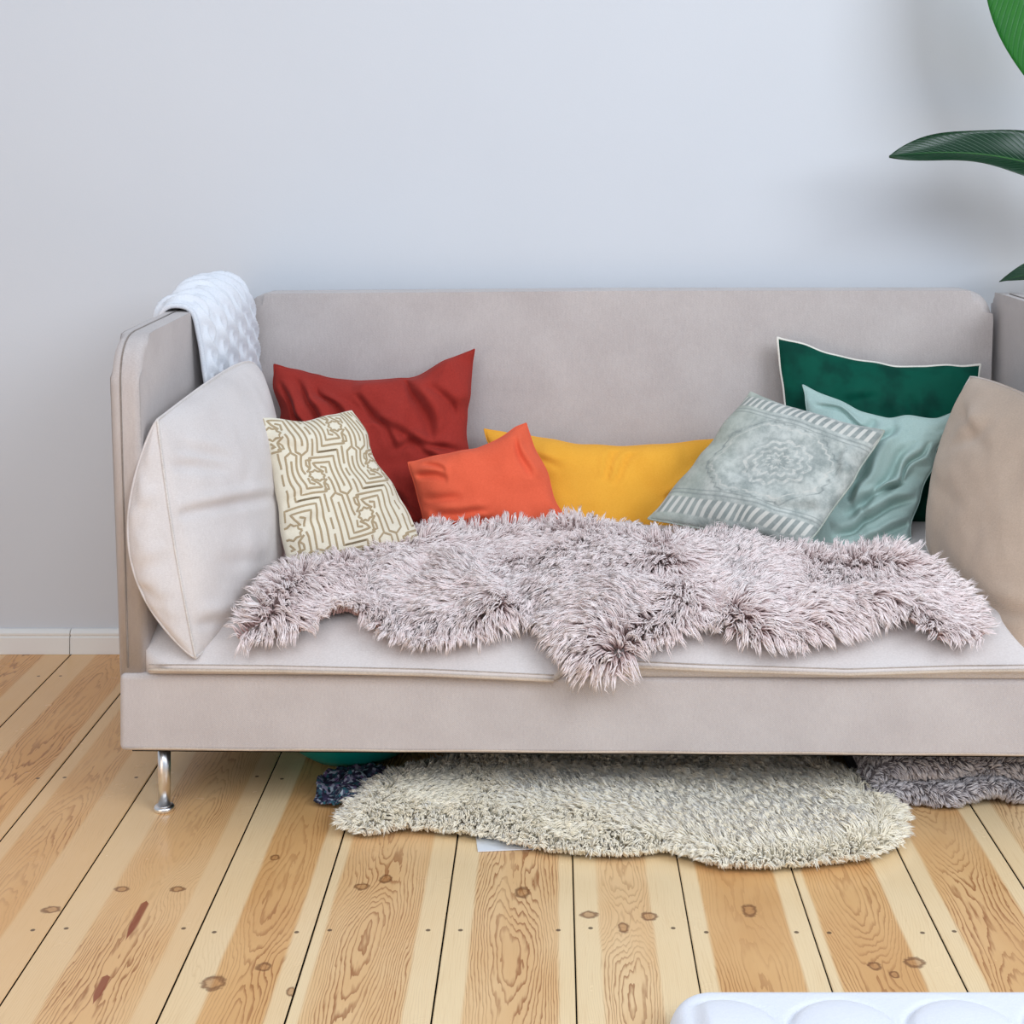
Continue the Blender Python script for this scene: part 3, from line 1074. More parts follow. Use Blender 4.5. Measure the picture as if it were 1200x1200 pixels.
# ------------------------------------------------------------------ big arm cushions with lens-shaped gussets
def big_cushion(label, c, T, w, mat, outb, creases, seed, cr=1.0, bow0=0.012):
    c = [np.asarray(p, float) for p in c]        # near top, far top, far bottom, near bottom
    N, ctr = frame_of(c)
    n = 64
    lu, lv = np.linalg.norm(c[1] - c[0]), np.linalg.norm(c[3] - c[0])
    g = np.linspace(0, 1, n)
    U, Vv = np.meshgrid(g, g)

    def quad(U, Vv, bow):
        u_, v_ = U[..., None], Vv[..., None]
        B = (c[0] * (1 - u_) + c[1] * u_) * (1 - v_) + (c[3] * (1 - u_) + c[2] * u_) * v_
        eu, ev = (c[1] - c[0]) / lu, (c[3] - c[0]) / lv
        su, sv = np.sin(np.pi * U), np.sin(np.pi * Vv)
        B = B - eu * (bow * sv * (1 - U))[..., None] + eu * (bow * sv * U)[..., None] + ev * (bow * 0.6 * su * Vv)[..., None] - ev * (bow * 0.15 * su * (1 - Vv))[..., None]
        rt, rb = (U ** 7) * ((1 - Vv) ** 7), (U ** 7) * (Vv ** 7)
        rt, rb = rt * cr, rb * cr
        B = B - eu * (0.045 * rt + 0.03 * rb)[..., None] + ev * (0.03 * rt - 0.02 * rb)[..., None]
        return B

    def disp(U, Vv, s):
        d = 0.006 * fbm(np.stack([U * lu * 7, Vv * lv * 7, U * 0 + s], -1), seed, 3)
        for (a0, b0, a1, b1, ww, dep) in creases:
            ax, ay, bx, by = a0 * lu, b0 * lv, (a1 - a0) * lu, (b1 - b0) * lv
            L2 = bx * bx + by * by
            rx, ry = U * lu - ax, Vv * lv - ay
            tt = (rx * bx + ry * by) / L2
            sd = (rx * by - ry * bx) / math.sqrt(L2)
            end = np.clip(1 - np.abs(2 * tt - 1) ** 2, 0, 1) * (np.abs(2 * tt - 1) < 1)
            d = d - dep * end * np.exp(-(sd / ww) ** 2) + 0.5 * dep * end * np.exp(-((sd - 2 * ww) / (1.4 * ww)) ** 2)
        return d
    p = np.clip((1 - np.abs(2 * U - 1) ** 2.2) * (1 - np.abs(2 * Vv - 1) ** 2.2), 0, 1)
    Ff = quad(U, Vv, bow0) + N * (T * p ** 0.6 + disp(U, Vv, 1.0) * np.clip(p * 5, 0, 1))[..., None]
    wprof = np.maximum(np.sin(np.pi * U) * (np.abs(Vv - 0.5) > 0.499), np.sin(np.pi * Vv) * (np.abs(U - 0.5) > 0.499))
    full = np.maximum(np.sin(np.pi * U) ** 0.8, 0) * 0 + (np.sin(np.pi * U) * np.sin(np.pi * Vv)) ** 0.5
    edge = np.where((np.abs(U - 0.5) > 0.499), np.sin(np.pi * Vv), np.where(np.abs(Vv - 0.5) > 0.499, np.sin(np.pi * U), 0))
    # back face: pushed away by w (lens shape), bulging outward at its rim
    su, sv = np.sin(np.pi * U), np.sin(np.pi * Vv)
    lens = np.clip(sv, 0, 1) ** 0.8 * (0.55 + 0.45 * np.exp(-U / 0.12)) + 0.25 * np.clip(su, 0, 1) * Vv
    Fb = quad(U, Vv, outb) - N * (w * lens + 0.02 * p ** 0.6)[..., None]
    V = [x for x in Ff.reshape(-1, 3)] + [x for x in Fb.reshape(-1, 3)]
    Fc = []
    m = n * n
    for j in range(n - 1):
        for i in range(n - 1):
            a = j * n + i
            Fc.append((a, a + n, a + n + 1, a + 1))
            Fc.append((m + a, m + a + 1, m + a + n + 1, m + a + n))
    ring = [(0, i) for i in range(n - 1)] + [(j, n - 1) for j in range(n - 1)] + [(n - 1, i) for i in range(n - 1, 0, -1)] + [(j, 0) for j in range(n - 1, 0, -1)]
    K = 8
    Fr = [Ff[j, i] for (j, i) in ring]
    Br = [Fb[j, i] for (j, i) in ring]
    rows = [[j * n + i for (j, i) in ring]]
    R = len(ring)
    for k in range(1, K):
        s = k / K
        row = []
        for q in range(R):
            a, b = Fr[q], Br[q]
            mid = a * (1 - s) + b * s
            out = mid - ctr
            out -= N * np.dot(out, N)
            out /= np.linalg.norm(out) + 1e-9
            L = np.linalg.norm(b - a)
            V.append(mid + out * 0.22 * L * math.sin(math.pi * s) + 0.06 * L * out * float(vnoise(np.array([q * 0.3, k * 0.6, seed]), seed)))
            row.append(len(V) - 1)
        rows.append(row)
    rows.append([m + j * n + i for (j, i) in ring])
    for k in range(K):
        for q in range(R):
            q2 = (q + 1) % R
            Fc.append((rows[k][q], rows[k][q2], rows[k + 1][q2], rows[k + 1][q]))
    o = mesh_obj('arm_cushion', V, Fc, mat, None)
    bm = bmesh.new()
    bm.from_mesh(o.data)
    bmesh.ops.remove_doubles(bm, verts=bm.verts, dist=0.0004)
    bmesh.ops.recalc_face_normals(bm, faces=bm.faces)
    bm.to_mesh(o.data)
    bm.free()
    tag(o, label, 'cushion', 'big cushions against the armrests')
    off = N * 0.0005
    for nm, rr, rad in (('seam', Fr, 0.0027), ('piping', Br, 0.0026)):
        tube(nm, [x + off for x in rr], rad, M['thread'] if nm == 'seam' else mat, o, 6, True)
    return o


big_cushion('big pale beige cushion leaning on the armrest with the knitted throw',
            [P(184, 492, 2.925), P(305, 408, 3.50), P(338, 654, 3.30), P(229, 771, 2.88)], 0.075, 0.085, M['cushion'], 0.035,
            [(-0.1, 0.37, 0.68, 0.62, 0.009, 0.015), (0.04, 0.14, 0.32, 0.32, 0.010, 0.009), (-0.05, 0.16, 0.3, 0.36, 0.010, 0.010), (-0.1, 0.82, 0.24, 0.96, 0.010, 0.014), (0.1, 0.66, 0.6, 0.86, 0.014, 0.005)], 5)
big_cushion('big beige cushion in warm shade leaning beside the sage green pillow',
            [P(1276, 500, 2.99), P(1136, 436, 3.48), P(1082, 640, 3.30), P(1197, 781, 2.88)], 0.065, 0.085, M['cushion_shaded'], 0.04,
            [(0.5, 0.18, 0.8, 0.42, 0.02, 0.010), (0.45, 0.3, 0.7, 0.3, 0.02, 0.008), (0.5, 0.6, 0.95, 0.62, 0.02, 0.006), (0.0, 0.8, 0.3, 0.9, 0.014, 0.01), (0.6, 0.3, 0.9, 0.18, 0.014, 0.008)], 9, 0.3, 0.034)


# ------------------------------------------------------------------ wool strands
def inside(poly, x, y):
    poly = np.asarray(poly)
    r = np.zeros(len(x), bool)
    n = len(poly)
    for i in range(n):
        x0, y0 = poly[i]
        x1, y1 = poly[(i + 1) % n]
        c = ((y0 > y) != (y1 > y)) & (x < (x1 - x0) * (y - y0) / (y1 - y0 + 1e-12) + x0)
        r ^= c
    return r


def edge_info(poly, x, y):
    """distance to the outline and the direction towards its nearest point"""
    poly = np.asarray(poly)
    best = np.full(len(x), 1e9)
    dx, dy = np.zeros(len(x)), np.zeros(len(x))
    n = len(poly)
    for i in range(n):
        a, b = poly[i], poly[(i + 1) % n]
        ab = b - a
        t_ = np.clip(((x - a[0]) * ab[0] + (y - a[1]) * ab[1]) / (ab @ ab + 1e-12), 0, 1)
        qx, qy = a[0] + t_ * ab[0] - x, a[1] + t_ * ab[1] - y
        d = np.hypot(qx, qy)
        m = d < best
        best[m] = d[m]
        dx[m], dy[m] = qx[m], qy[m]
    L = np.hypot(dx, dy) + 1e-9
    return best, dx / L, dy / L


def strands(name, root, nrm, comb, length, rad, mat, parent, clump, pull=0.65, droop=0.25, curl=0.2, seed=1, segs=4):
    rg = np.random.default_rng(seed)
    n = len(root)
    L = length * (0.75 + 0.5 * rg.random(n))
    cid = rg.choice(n, size=max(1, n // clump), replace=False)
    near = np.zeros(n, int)
    C = root[cid]
    for s in range(0, n, 2000):
        d = ((root[s:s + 2000, None, :] - C[None]) ** 2).sum(-1)
        near[s:s + 2000] = cid[d.argmin(1)]
    jit = rg.normal(0, 0.22, (n, 3))
    d0 = nrm + comb + jit * 0.6
    d0 /= np.linalg.norm(d0, axis=1)[:, None]
    crl = rg.normal(0, 1, (n, 3))
    crl = crl[near] * 0.8 + crl * 0.3
    ph = rg.random(n) * 6.28
    ph = ph[near]
    tip = root + d0 * L[:, None]
    tipc = root[near] + d0[near] * L[near][:, None] * 1.05
    tip = tip * (1 - pull) + tipc * pull
    tip[:, 2] -= droop * L
    tip[:, 2] = np.maximum(tip[:, 2], 0.004)
    rings = []
    for k in range(segs + 1):
        s = k / segs
        ctrl = root + (nrm * 0.55 + d0 * 0.3) * L[:, None] * 0.7
        p = root * (1 - s) ** 2 + ctrl * (2 * s * (1 - s)) + tip * s * s
        p = p + crl * (np.sin(s * 7.0 + ph) * curl * 0.12 * L * s)[:, None]
        rings.append(p)
    V = np.zeros((n, segs * 3 + 1, 3), np.float32)
    for k in range(segs):
        t_ = rings[k + 1] - rings[max(0, k - 1)]
        t_ /= np.linalg.norm(t_, axis=1)[:, None] + 1e-9
        a = np.cross(t_, np.array([0.31, 0.87, 0.2]))
        a /= np.linalg.norm(a, axis=1)[:, None] + 1e-9
        b = np.cross(t_, a)
        s = k / segs
        r = rad * (1 - 0.75 * s ** 1.6)
        for m in range(3):
            an = 2 * math.pi * m / 3
            V[:, k * 3 + m] = rings[k] + r * (math.cos(an) * a + math.sin(an) * b)
    V[:, segs * 3] = rings[segs]
    nv = segs * 3 + 1
    quads = []
    for k in range(segs - 1):
        for m in range(3):
            m2 = (m + 1) % 3
            quads.append((k * 3 + m, k * 3 + m2, (k + 1) * 3 + m2, (k + 1) * 3 + m))
    tris = [((segs - 1) * 3 + m, (segs - 1) * 3 + (m + 1) % 3, segs * 3) for m in range(3)]
    base = (np.arange(n) * nv)[:, None, None]
    q = (np.array(quads)[None] + base).reshape(-1, 4)
    tr = (np.array(tris)[None] + base).reshape(-1, 3)
    me = bpy.data.meshes.new(name)
    me.vertices.add(n * nv)
    me.vertices.foreach_set('co', V.reshape(-1))
    lv = np.concatenate([q.ravel(), tr.ravel()]).astype(np.int32)
    me.loops.add(len(lv))
    me.loops.foreach_set('vertex_index', lv)
    st = np.concatenate([np.arange(len(q)) * 4, len(q) * 4 + np.arange(len(tr)) * 3]).astype(np.int32)
    me.polygons.add(len(st))
    me.polygons.foreach_set('loop_start', st)
    me.polygons.foreach_set('use_smooth', np.ones(len(st), bool))
    me.update(calc_edges=True)
    al = np.zeros((n, nv), np.float32)
    for k in range(segs):
        al[:, k * 3:k * 3 + 3] = k / segs
    al[:, -1] = 1
    at = me.attributes.new('along', 'FLOAT', 'POINT')
    at.data.foreach_set('value', al.ravel())
    ti = (0.65 * rg.random(n)[near] + 0.35 * rg.random(n)).astype(np.float32)
    at = me.attributes.new('tint', 'FLOAT', 'POINT')
    at.data.foreach_set('value', np.repeat(ti, nv))
    me.materials.append(mat)
    o = bpy.data.objects.new(name, me)
    COL.objects.link(o)
    o.parent = parent
    o['kind'] = 'stuff'
    return o


def hide_mesh(name, poly, fn, mat, step=0.016, thick=0.006, inset=0.018):
    poly = np.asarray(poly)
    x0, y0 = poly.min(0)
    x1, y1 = poly.max(0)
    nx, ny = int((x1 - x0) / step) + 2, int((y1 - y0) / step) + 2
    xs, ys = np.linspace(x0, x1, nx), np.linspace(y0, y1, ny)
    X, Y = np.meshgrid(xs, ys)
    cx, cy = (X[:-1, :-1] + X[1:, 1:]) / 2, (Y[:-1, :-1] + Y[1:, 1:]) / 2
    m = inside(poly, cx.ravel(), cy.ravel())
    m &= edge_info(poly, cx.ravel(), cy.ravel())[0] > inset
    m = m.reshape(cx.shape)
    W3, N3 = fn(X.ravel(), Y.ravel())
    top = W3
    bot = W3 - N3 * thick
    V = np.vstack([top, bot])
    off = nx * ny
    Fc = []
    edges = {}
    for j in range(ny - 1):
        for i in range(nx - 1):
            if m[j, i]:
                a = j * nx + i
                q = (a, a + 1, a + nx + 1, a + nx)
                Fc.append(q)
                Fc.append(tuple(off + k for k in q[::-1]))
                for e0, e1 in zip(q, q[1:] + q[:1]):
                    if (e1, e0) in edges:
                        del edges[(e1, e0)]
                    else:
                        edges[(e0, e1)] = 1
    for (a, b) in edges:
        Fc.append((b, a, off + a, off + b))
    used = sorted({i for f in Fc for i in f})
    mp = {k: i for i, k in enumerate(used)}
    return mesh_obj(name, V[used], [tuple(mp[i] for i in f) for f in Fc], mat)


# pink sheepskin throw over the seat, in sofa coordinates (x, s): s runs back from the front lip and hangs down past it
def throw_surface(x, s):
    x, s = np.asarray(x, float), np.asarray(s, float)
    xs = np.clip(x, 0.05, 1.9)
    s0 = -0.005
    top = s >= s0
    lump = 0.026 * fbm(np.stack([x * 6, s * 6, x * 0 + 2.0], -1), 77, 2) + 0.014 * vnoise(np.stack([x * 14, s * 14, x * 0], -1), 78)
    ridge = 0.045 * np.exp(-((s - 0.56) / 0.10) ** 2) * (0.6 + 0.4 * np.sin(x * 9 + 1))
    yy = np.where(top, s, s0)
    sm = np.clip(0.5 + 0.5 * (x - XS) / 0.06, 0, 1)
    z0 = seat_z(np.minimum(xs, XS - 0.08), yy) * (1 - sm) + seat_z(np.maximum(xs, XS + 0.08), yy) * sm
    z0 = np.where(np.abs(x - XS) < 0.08, z0, seat_z(xs, yy))
    z = z0 + 0.022 + np.clip(lump, -0.015, 0.06) * np.clip((s + 0.02) / 0.08, 0.15, 1) + ridge
    hang = np.where(top, 0, s0 - s)
    y = np.where(top, s, s0 - 0.034 * (1 - np.exp(-hang / 0.02)))
    z = z - np.where(top, 0, hang * 0.96)
    W3 = np.stack([SO[0] + CA * x - SN * y, SO[1] + SN * x + CA * y, z], -1)
    return W3


def with_normals(f):
    def g(x, s):
        e = 0.006
        p = f(x, s)
        a = f(np.asarray(x) + e, s) - f(np.asarray(x) - e, s)
        b = f(x, np.asarray(s) + e) - f(x, np.asarray(s) - e)
        n = np.cross(a, b)
        n /= np.linalg.norm(n, axis=1)[:, None] + 1e-9
        return p, n
    return g


tf = with_normals(throw_surface)


def px_to_seat(px, py):
    d = np.array([(px - VX) / F, 1.0, -(py - VY) / F])
    o_ = np.array([0, 0, H])
    prev = None
    for Y in np.arange(2.80, 3.80, 0.004):
        q = SI(o_ + d * Y)
        zs = throw_surface(np.array([q[0]]), np.array([max(q[1], -0.005)]))[0, 2]
        if q[1] < -0.04:
            continue
        if q[2] <= zs + 0.012:
            if q[1] <= 0.0:
                return (q[0], -0.005 - max(0.0, (zs - q[2])))
            return (q[0], q[1])
    return (q[0], 0.80)


outline_px = [(278, 742), (300, 712), (320, 684), (344, 668), (420, 650), (480, 636), (560, 622), (640, 620), (700, 618), (760, 634), (830, 630), (950, 646), (1050, 645), (1095, 672), (1142, 722),
              (1146, 746), (1100, 744), (1052, 714), (1010, 720), (985, 736), (940, 757), (888, 760), (866, 738), (846, 724), (812, 728), (786, 742), (748, 764), (728, 782), (688, 784), (660, 760), (630, 724),
              (600, 722), (560, 742), (505, 750), (462, 742), (432, 722), (405, 710), (380, 718), (350, 738), (318, 741)]
outline = [px_to_seat(*p) for p in outline_px]
throw = hide_mesh('sheepskin_throw', outline, tf, M['hide_pink'], inset=0.034)
tag(throw, 'dusty pink long haired sheepskin spread over the sofa seat', 'throw')


def scatter(poly, n, rg):
    poly = np.asarray(poly)
    a, b = poly.min(0), poly.max(0)
    xs, ys = [], []
    tot = 0
    while tot < n:
        x, y = rg.uniform(a[0], b[0], n), rg.uniform(a[1], b[1], n)
        m = inside(poly, x, y)
        xs.append(x[m])
        ys.append(y[m])
        tot += m.sum()
    return np.concatenate(xs)[:n], np.concatenate(ys)[:n]


rg = np.random.default_rng(5)
x, s = scatter(outline, 56000, rg)
root, nrm = tf(x, s)
dist, ex_, ey_ = edge_info(outline, x, s)
ang = 2.6 * vnoise(np.stack([x * 5, s * 5, x * 0 + 4], -1), 91) - math.pi / 2
cx_, cs_ = np.cos(ang) * 1.25, np.sin(ang) * 1.25
we = np.clip(1 - dist / 0.05, 0, 1)
cx_ = cx_ * (1 - we) + ex_ * we * 1.1
cs_ = cs_ * (1 - we) + ey_ * we * 1.1
e = 0.006
tx = throw_surface(x + e, s) - throw_surface(x - e, s)
ts = throw_surface(x, s + e) - throw_surface(x, s - e)
tx /= np.linalg.norm(tx, axis=1)[:, None]
ts /= np.linalg.norm(ts, axis=1)[:, None]
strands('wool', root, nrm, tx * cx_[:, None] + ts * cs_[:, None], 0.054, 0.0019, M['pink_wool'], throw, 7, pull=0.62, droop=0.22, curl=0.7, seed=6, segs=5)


# cream sheepskin on the floor under the sofa
def rug_surface(x, y):
    x, y = np.asarray(x, float), np.asarray(y, float)
    z = 0.012 + 0.012 * (0.5 + 0.5 * vnoise(np.stack([x * 7, y * 7, x * 0], -1), 55)) + 0.010 * np.clip(vnoise(np.stack([x * 18, y * 18, x * 0], -1), 56), 0, 1)
    z = 0.007 + (z - 0.004) * np.clip(edge_info(rug_poly, x, y)[0] / 0.05, 0, 1)
    return np.stack([x, y, z], -1)


def px_floor(px, py, z=0.0):
    Y = F * (H - z) / (py - VY)
    return ((px - VX) * Y / F, Y)


rug_px = [(402, 958), (412, 938), (440, 912), (470, 900), (520, 888), (620, 872), (720, 868), (840, 872), (940, 880), (1010, 908), (1040, 925), (1056, 952), (1050, 978), (1020, 992), (960, 1000),
          (900, 1004), (840, 1002), (806, 990), (780, 984), (735, 990), (690, 988), (640, 984), (600, 974), (560, 966), (520, 962), (470, 958), (430, 966)]
rug_poly = [px_floor(px, py, 0.03) for (px, py) in rug_px]
rf = with_normals(rug_surface)
rug = hide_mesh('sheepskin_rug', rug_poly, rf, M['hide_cream'], inset=0.03)
tag(rug, 'cream white sheepskin rug lying on the floor half under the sofa', 'rug')
rg = np.random.default_rng(15)
x, y = scatter(rug_poly, 42000, rg)
root, nrm = rf(x, y)
dist, ex_, ey_ = edge_info(rug_poly, x, y)
ang = 2.5 * vnoise(np.stack([x * 4, y * 4, x * 0 + 9], -1), 61) - math.pi / 2
we = np.clip(1 - dist / 0.05, 0, 1)
cb = np.stack([np.cos(ang) * 0.9 * (1 - we) + ex_ * we * 1.6, np.sin(ang) * 0.9 * (1 - we) + ey_ * we * 1.6, x * 0], -1)
strands('wool', root, nrm, cb, 0.034, 0.0023, M['cream_wool'], rug, 7, pull=0.55, droop=0.14, curl=0.9, seed=8)

# ------------------------------------------------------------------ grey faux fur blanket bunched under the sofa
fx0, fx1 = 0.615, 1.22
prof = np.array([(0.30, 0.012), (0.10, 0.010), (0.03, 0.010), (0.004, 0.016), (0.000, 0.030), (0.010, 0.043), (0.05, 0.047), (0.10, 0.049), (0.115, 0.055), (0.10, 0.061), (0.05, 0.061),
                 (0.020, 0.064), (0.010, 0.078), (0.018, 0.094), (0.05, 0.099), (0.09, 0.100), (0.10, 0.104), (0.09, 0.108), (0.07, 0.110), (0.05, 0.117), (0.055, 0.127), (0.10, 0.129), (0.30, 0.127)])
pseg = np.r_[0, np.cumsum(np.linalg.norm(np.diff(prof, axis=0), axis=1))]
_f = np.linspace(0, pseg[-1], 900)
_k = np.ones(19) / 19
_py = np.convolve(np.pad(np.interp(_f, pseg, prof[:, 0]), 9, 'edge'), _k, 'valid')
_pz = np.convolve(np.pad(np.interp(_f, pseg, prof[:, 1]), 9, 'edge'), _k, 'valid')


def fur_surface(x, u):
    """u runs along the folded section, x along the blanket"""
    x, u = np.asarray(x, float), np.asarray(u, float)
    y, z = np.interp(u, _f, _py), np.interp(u, _f, _pz)
    z1 = np.stack([x * 9, z * 14, x * 0 + 1], -1)
    front = np.exp(-y / 0.06)
    y = y + front * (0.030 * vnoise(z1, 41) + 0.014 * vnoise(z1 * 2.3, 42))
    lift = np.exp(-((x - 0.87) / 0.05) ** 2) * np.clip(1 - z / 0.09, 0, 1) * front
    z = z + 0.022 * lift + front * 0.006 * vnoise(np.stack([x * 15, u * 5, x * 0], -1), 43)
    end = np.clip((x - fx0) / 0.05, 0, 1)
    z = np.clip(0.012 + (z - 0.012) * (0.35 + 0.65 * (1 - (1 - end) ** 2)), 0.010, 0.128)
    return np.stack([x, 2.957 + y, z], -1)


def fur_n(x, u):
    return with_normals(fur_surface)(x, u)


fpoly = [(fx0, 0.0), (fx1, 0.0), (fx1, pseg[-1]), (fx0, pseg[-1])]
blanket = hide_mesh('faux_fur_blanket', fpoly, fur_n, M['hide_grey'], step=0.007, thick=0.003, inset=-1.0)
tag(blanket, 'grey faux fur blanket folded in layers on the floor under the sofa', 'blanket')
rg = np.random.default_rng(25)
x, u = scatter([(fx0, 0.12), (fx1, 0.12), (fx1, pseg[-1] - 0.1), (fx0, pseg[-1] - 0.1)], 46000, rg)
root, nrm = fur_n(x, u)
keep = root[:, 1] < 3.10
root, nrm, x, u = root[keep], nrm[keep], x[keep], u[keep]
ang = 3 * vnoise(np.stack([x * 14, u * 14, x * 0 + 3], -1), 67)
cb = np.stack([np.cos(ang) * 0.9, np.sin(ang) * 0.3, np.sin(ang) * 0.6], -1)
strands('fur', root, nrm, cb, 0.013, 0.0010, M['grey_fur'], blanket, 14, pull=0.6, droop=0.1, curl=0.3, seed=9, segs=3)


# ------------------------------------------------------------------ knitted throw over the armrest
def knit_throw():
    # path across the arm in (x, z) of sofa coordinates: outside, over the top, down the inside
    path = np.array([(-0.024, 0.74), (-0.027, 0.84), (-0.030, 0.92), (-0.028, 0.946), (-0.016, 0.958), (0.008, 0.960), (0.030, 0.956), (0.044, 0.936), (0.054, 0.90), (0.064, 0.84), (0.076, 0.76), (0.084, 0.70)])
    seg = np.r_[0, np.cumsum(np.linalg.norm(np.diff(path, axis=0), axis=1))]
    Lp = seg[-1]
    n, m = 130, 150
    ss = np.linspace(0, Lp, n)
    fine = np.linspace(0, Lp, 400)
    px_, pz_ = np.interp(fine, seg, path[:, 0]), np.interp(fine, seg, path[:, 1])
    ker = np.ones(25) / 25
    px_ = np.convolve(np.pad(px_, 12, 'edge'), ker, 'valid')
    pz_ = np.convolve(np.pad(pz_, 12, 'edge'), ker, 'valid')
    X, Z = np.interp(ss, fine, px_), np.interp(ss, fine, pz_)
    tx_, tz_ = np.gradient(X), np.gradient(Z)
    l = np.hypot(tx_, tz_)
    nx_, nz_ = -tz_ / l, tx_ / l
    y0, y1 = 0.40, 0.80
    tt = np.linspace(0, 1, m)
    Sg, Tg = np.meshgrid(ss, tt, indexing='ij')
    flare = np.clip((Sg - Lp * 0.5) / (Lp * 0.5), 0, 1)
    Yl = y0 + (y1 - y0) * Tg - 0.02 * flare * (1 - Tg) + 0.05 * flare * (Tg) + 0.006 * vnoise(np.stack([Sg * 12, Tg * 3, Tg * 0], -1), 4)
    # cable knit: columns running along s, plaited
    wcol = 0.068
    col = (Tg * (y1 - y0)) / wcol
    f = (col % 1.0) - 0.5
    ph = Sg / 0.105 * 2 * math.pi + np.floor(col) * 0.7
    a = np.exp(-((f - 0.20 * np.sin(ph)) / 0.105) ** 2)
    b = np.exp(-((f + 0.20 * np.sin(ph)) / 0.105) ** 2)
    cab = np.maximum(a * (0.8 + 0.4 * np.cos(ph)), b * (0.8 - 0.4 * np.cos(ph)))
    rib = 0.5 + 0.5 * np.cos(Sg / 0.0075 * 2 * math.pi + 6 * np.abs(f))
    edge_ = np.exp(-(np.abs(np.abs(f) - 0.47) / 0.05) ** 2)
    hgt = 0.014 * cab - 0.009 * edge_ + 0.0014 * rib
    hgt = hgt + 0.007 * vnoise(np.stack([Sg * 9, Tg * 4, Tg * 0 + 3], -1), 14)
    # the middle of the fold stands up a little
    puff = (0.024 * np.sin(np.pi * np.clip(Tg * 0.62 + 0.02, 0, 1))) * np.sin(np.pi * np.clip(Sg / Lp, 0, 1)) ** 1.5
    V = []
    for side in (1, 0):
        hh = (hgt + puff + 0.010) if side else (0.003 + puff * 0.8) + 0 * hgt
        xx = X[:, None] + nx_[:, None] * hh
        zz = Z[:, None] + nz_[:, None] * hh
        for i in range(n):
            for j in range(m):
                V.append(S(xx[i, j], Yl[i, j], zz[i, j]))
    Fc = []
    q = n * m
    for i in range(n - 1):
        for j in range(m - 1):
            a_ = i * m + j
            Fc.append((a_, a_ + 1, a_ + m + 1, a_ + m))
            Fc.append((q + a_, q + a_ + m, q + a_ + m + 1, q + a_ + 1))
    for i in range(n - 1):
        a_ = i * m
        Fc.append((a_, a_ + m, q + a_ + m, q + a_))
        a_ = i * m + m - 1
        Fc.append((a_, q + a_, q + a_ + m, a_ + m))
    for j in range(m - 1):
        Fc.append((j, q + j, q + j + 1, j + 1))
        a_ = (n - 1) * m + j
        Fc.append((a_, a_ + 1, q + a_ + 1, q + a_))
    o = mesh_obj('knitted_throw', V, Fc, M['knit'])
    tag(o, 'white cable knit throw draped over the sofa armrest', 'blanket')
    for j in (0, m - 1):
        pts = [np.array(V[i * m + j]) * 0.6 + np.array(V[q + i * m + j]) * 0.4 for i in range(0, n, 2)]
        tube('hem', pts, 0.006, M['knit_edge'], o, 8)
    return o


knit_throw()

# ------------------------------------------------------------------ small things under the sofa
bx, by = (415 - VX) * 3.26 / F, 3.27
bowl = lathe('plastic_bowl', [(0.001, 0.002), (0.085, 0.002), (0.105, 0.006), (0.130, 0.024), (0.150, 0.055), (0.158, 0.09), (0.163, 0.092), (0.163, 0.096), (0.155, 0.096), (0.146, 0.058), (0.12, 0.024), (0.09, 0.012), (0.001, 0.012)],
             M['teal'], None, 48, (bx, by, 0), cap=False)
tag(bowl, 'teal plastic bowl in the dark under the sofa', 'bowl')


def cloth_surface(x, y):
    x, y = np.asarray(x, float), np.asarray(y, float)
    z = 0.006 + 0.022 * (0.5 + 0.5 * vnoise(np.stack([x * 22, y * 22, x * 0], -1), 23)) + 0.014 * np.abs(vnoise(np.stack([x * 45, y * 45, x * 0], -1), 24))
    return np.stack([x, y, z], -1)


cpoly = [px_floor(*p) for p in ((368, 946), (376, 918), (398, 908), (430, 905), (470, 918), (480, 945), (430, 955), (396, 952))]
cl = hide_mesh('patterned_cloth', cpoly, with_normals(cloth_surface), M['patterned'], step=0.004, thick=0.004, inset=0.0)
tag(cl, 'dark purple and teal patterned cloth poking out from the cream sheepskin', 'cloth')

a, b, c_, d_ = px_floor(556, 972), px_floor(560, 999), px_floor(627, 996), px_floor(640, 970)
bm = bmesh.new()
vs = [bm.verts.new((p[0], p[1], 0.001)) for p in (a, b, c_, d_)]
f_ = bm.faces.new(vs)
r_ = bmesh.ops.extrude_face_region(bm, geom=[f_])
for v in r_['geom']:
    if isinstance(v, bmesh.types.BMVert):
        v.co.z += 0.002
tag(bm_obj('paper_sheet', bm, M['paper'], smooth=False), 'corner of a pale blue white card under the front edge of the cream sheepskin', 'paper')


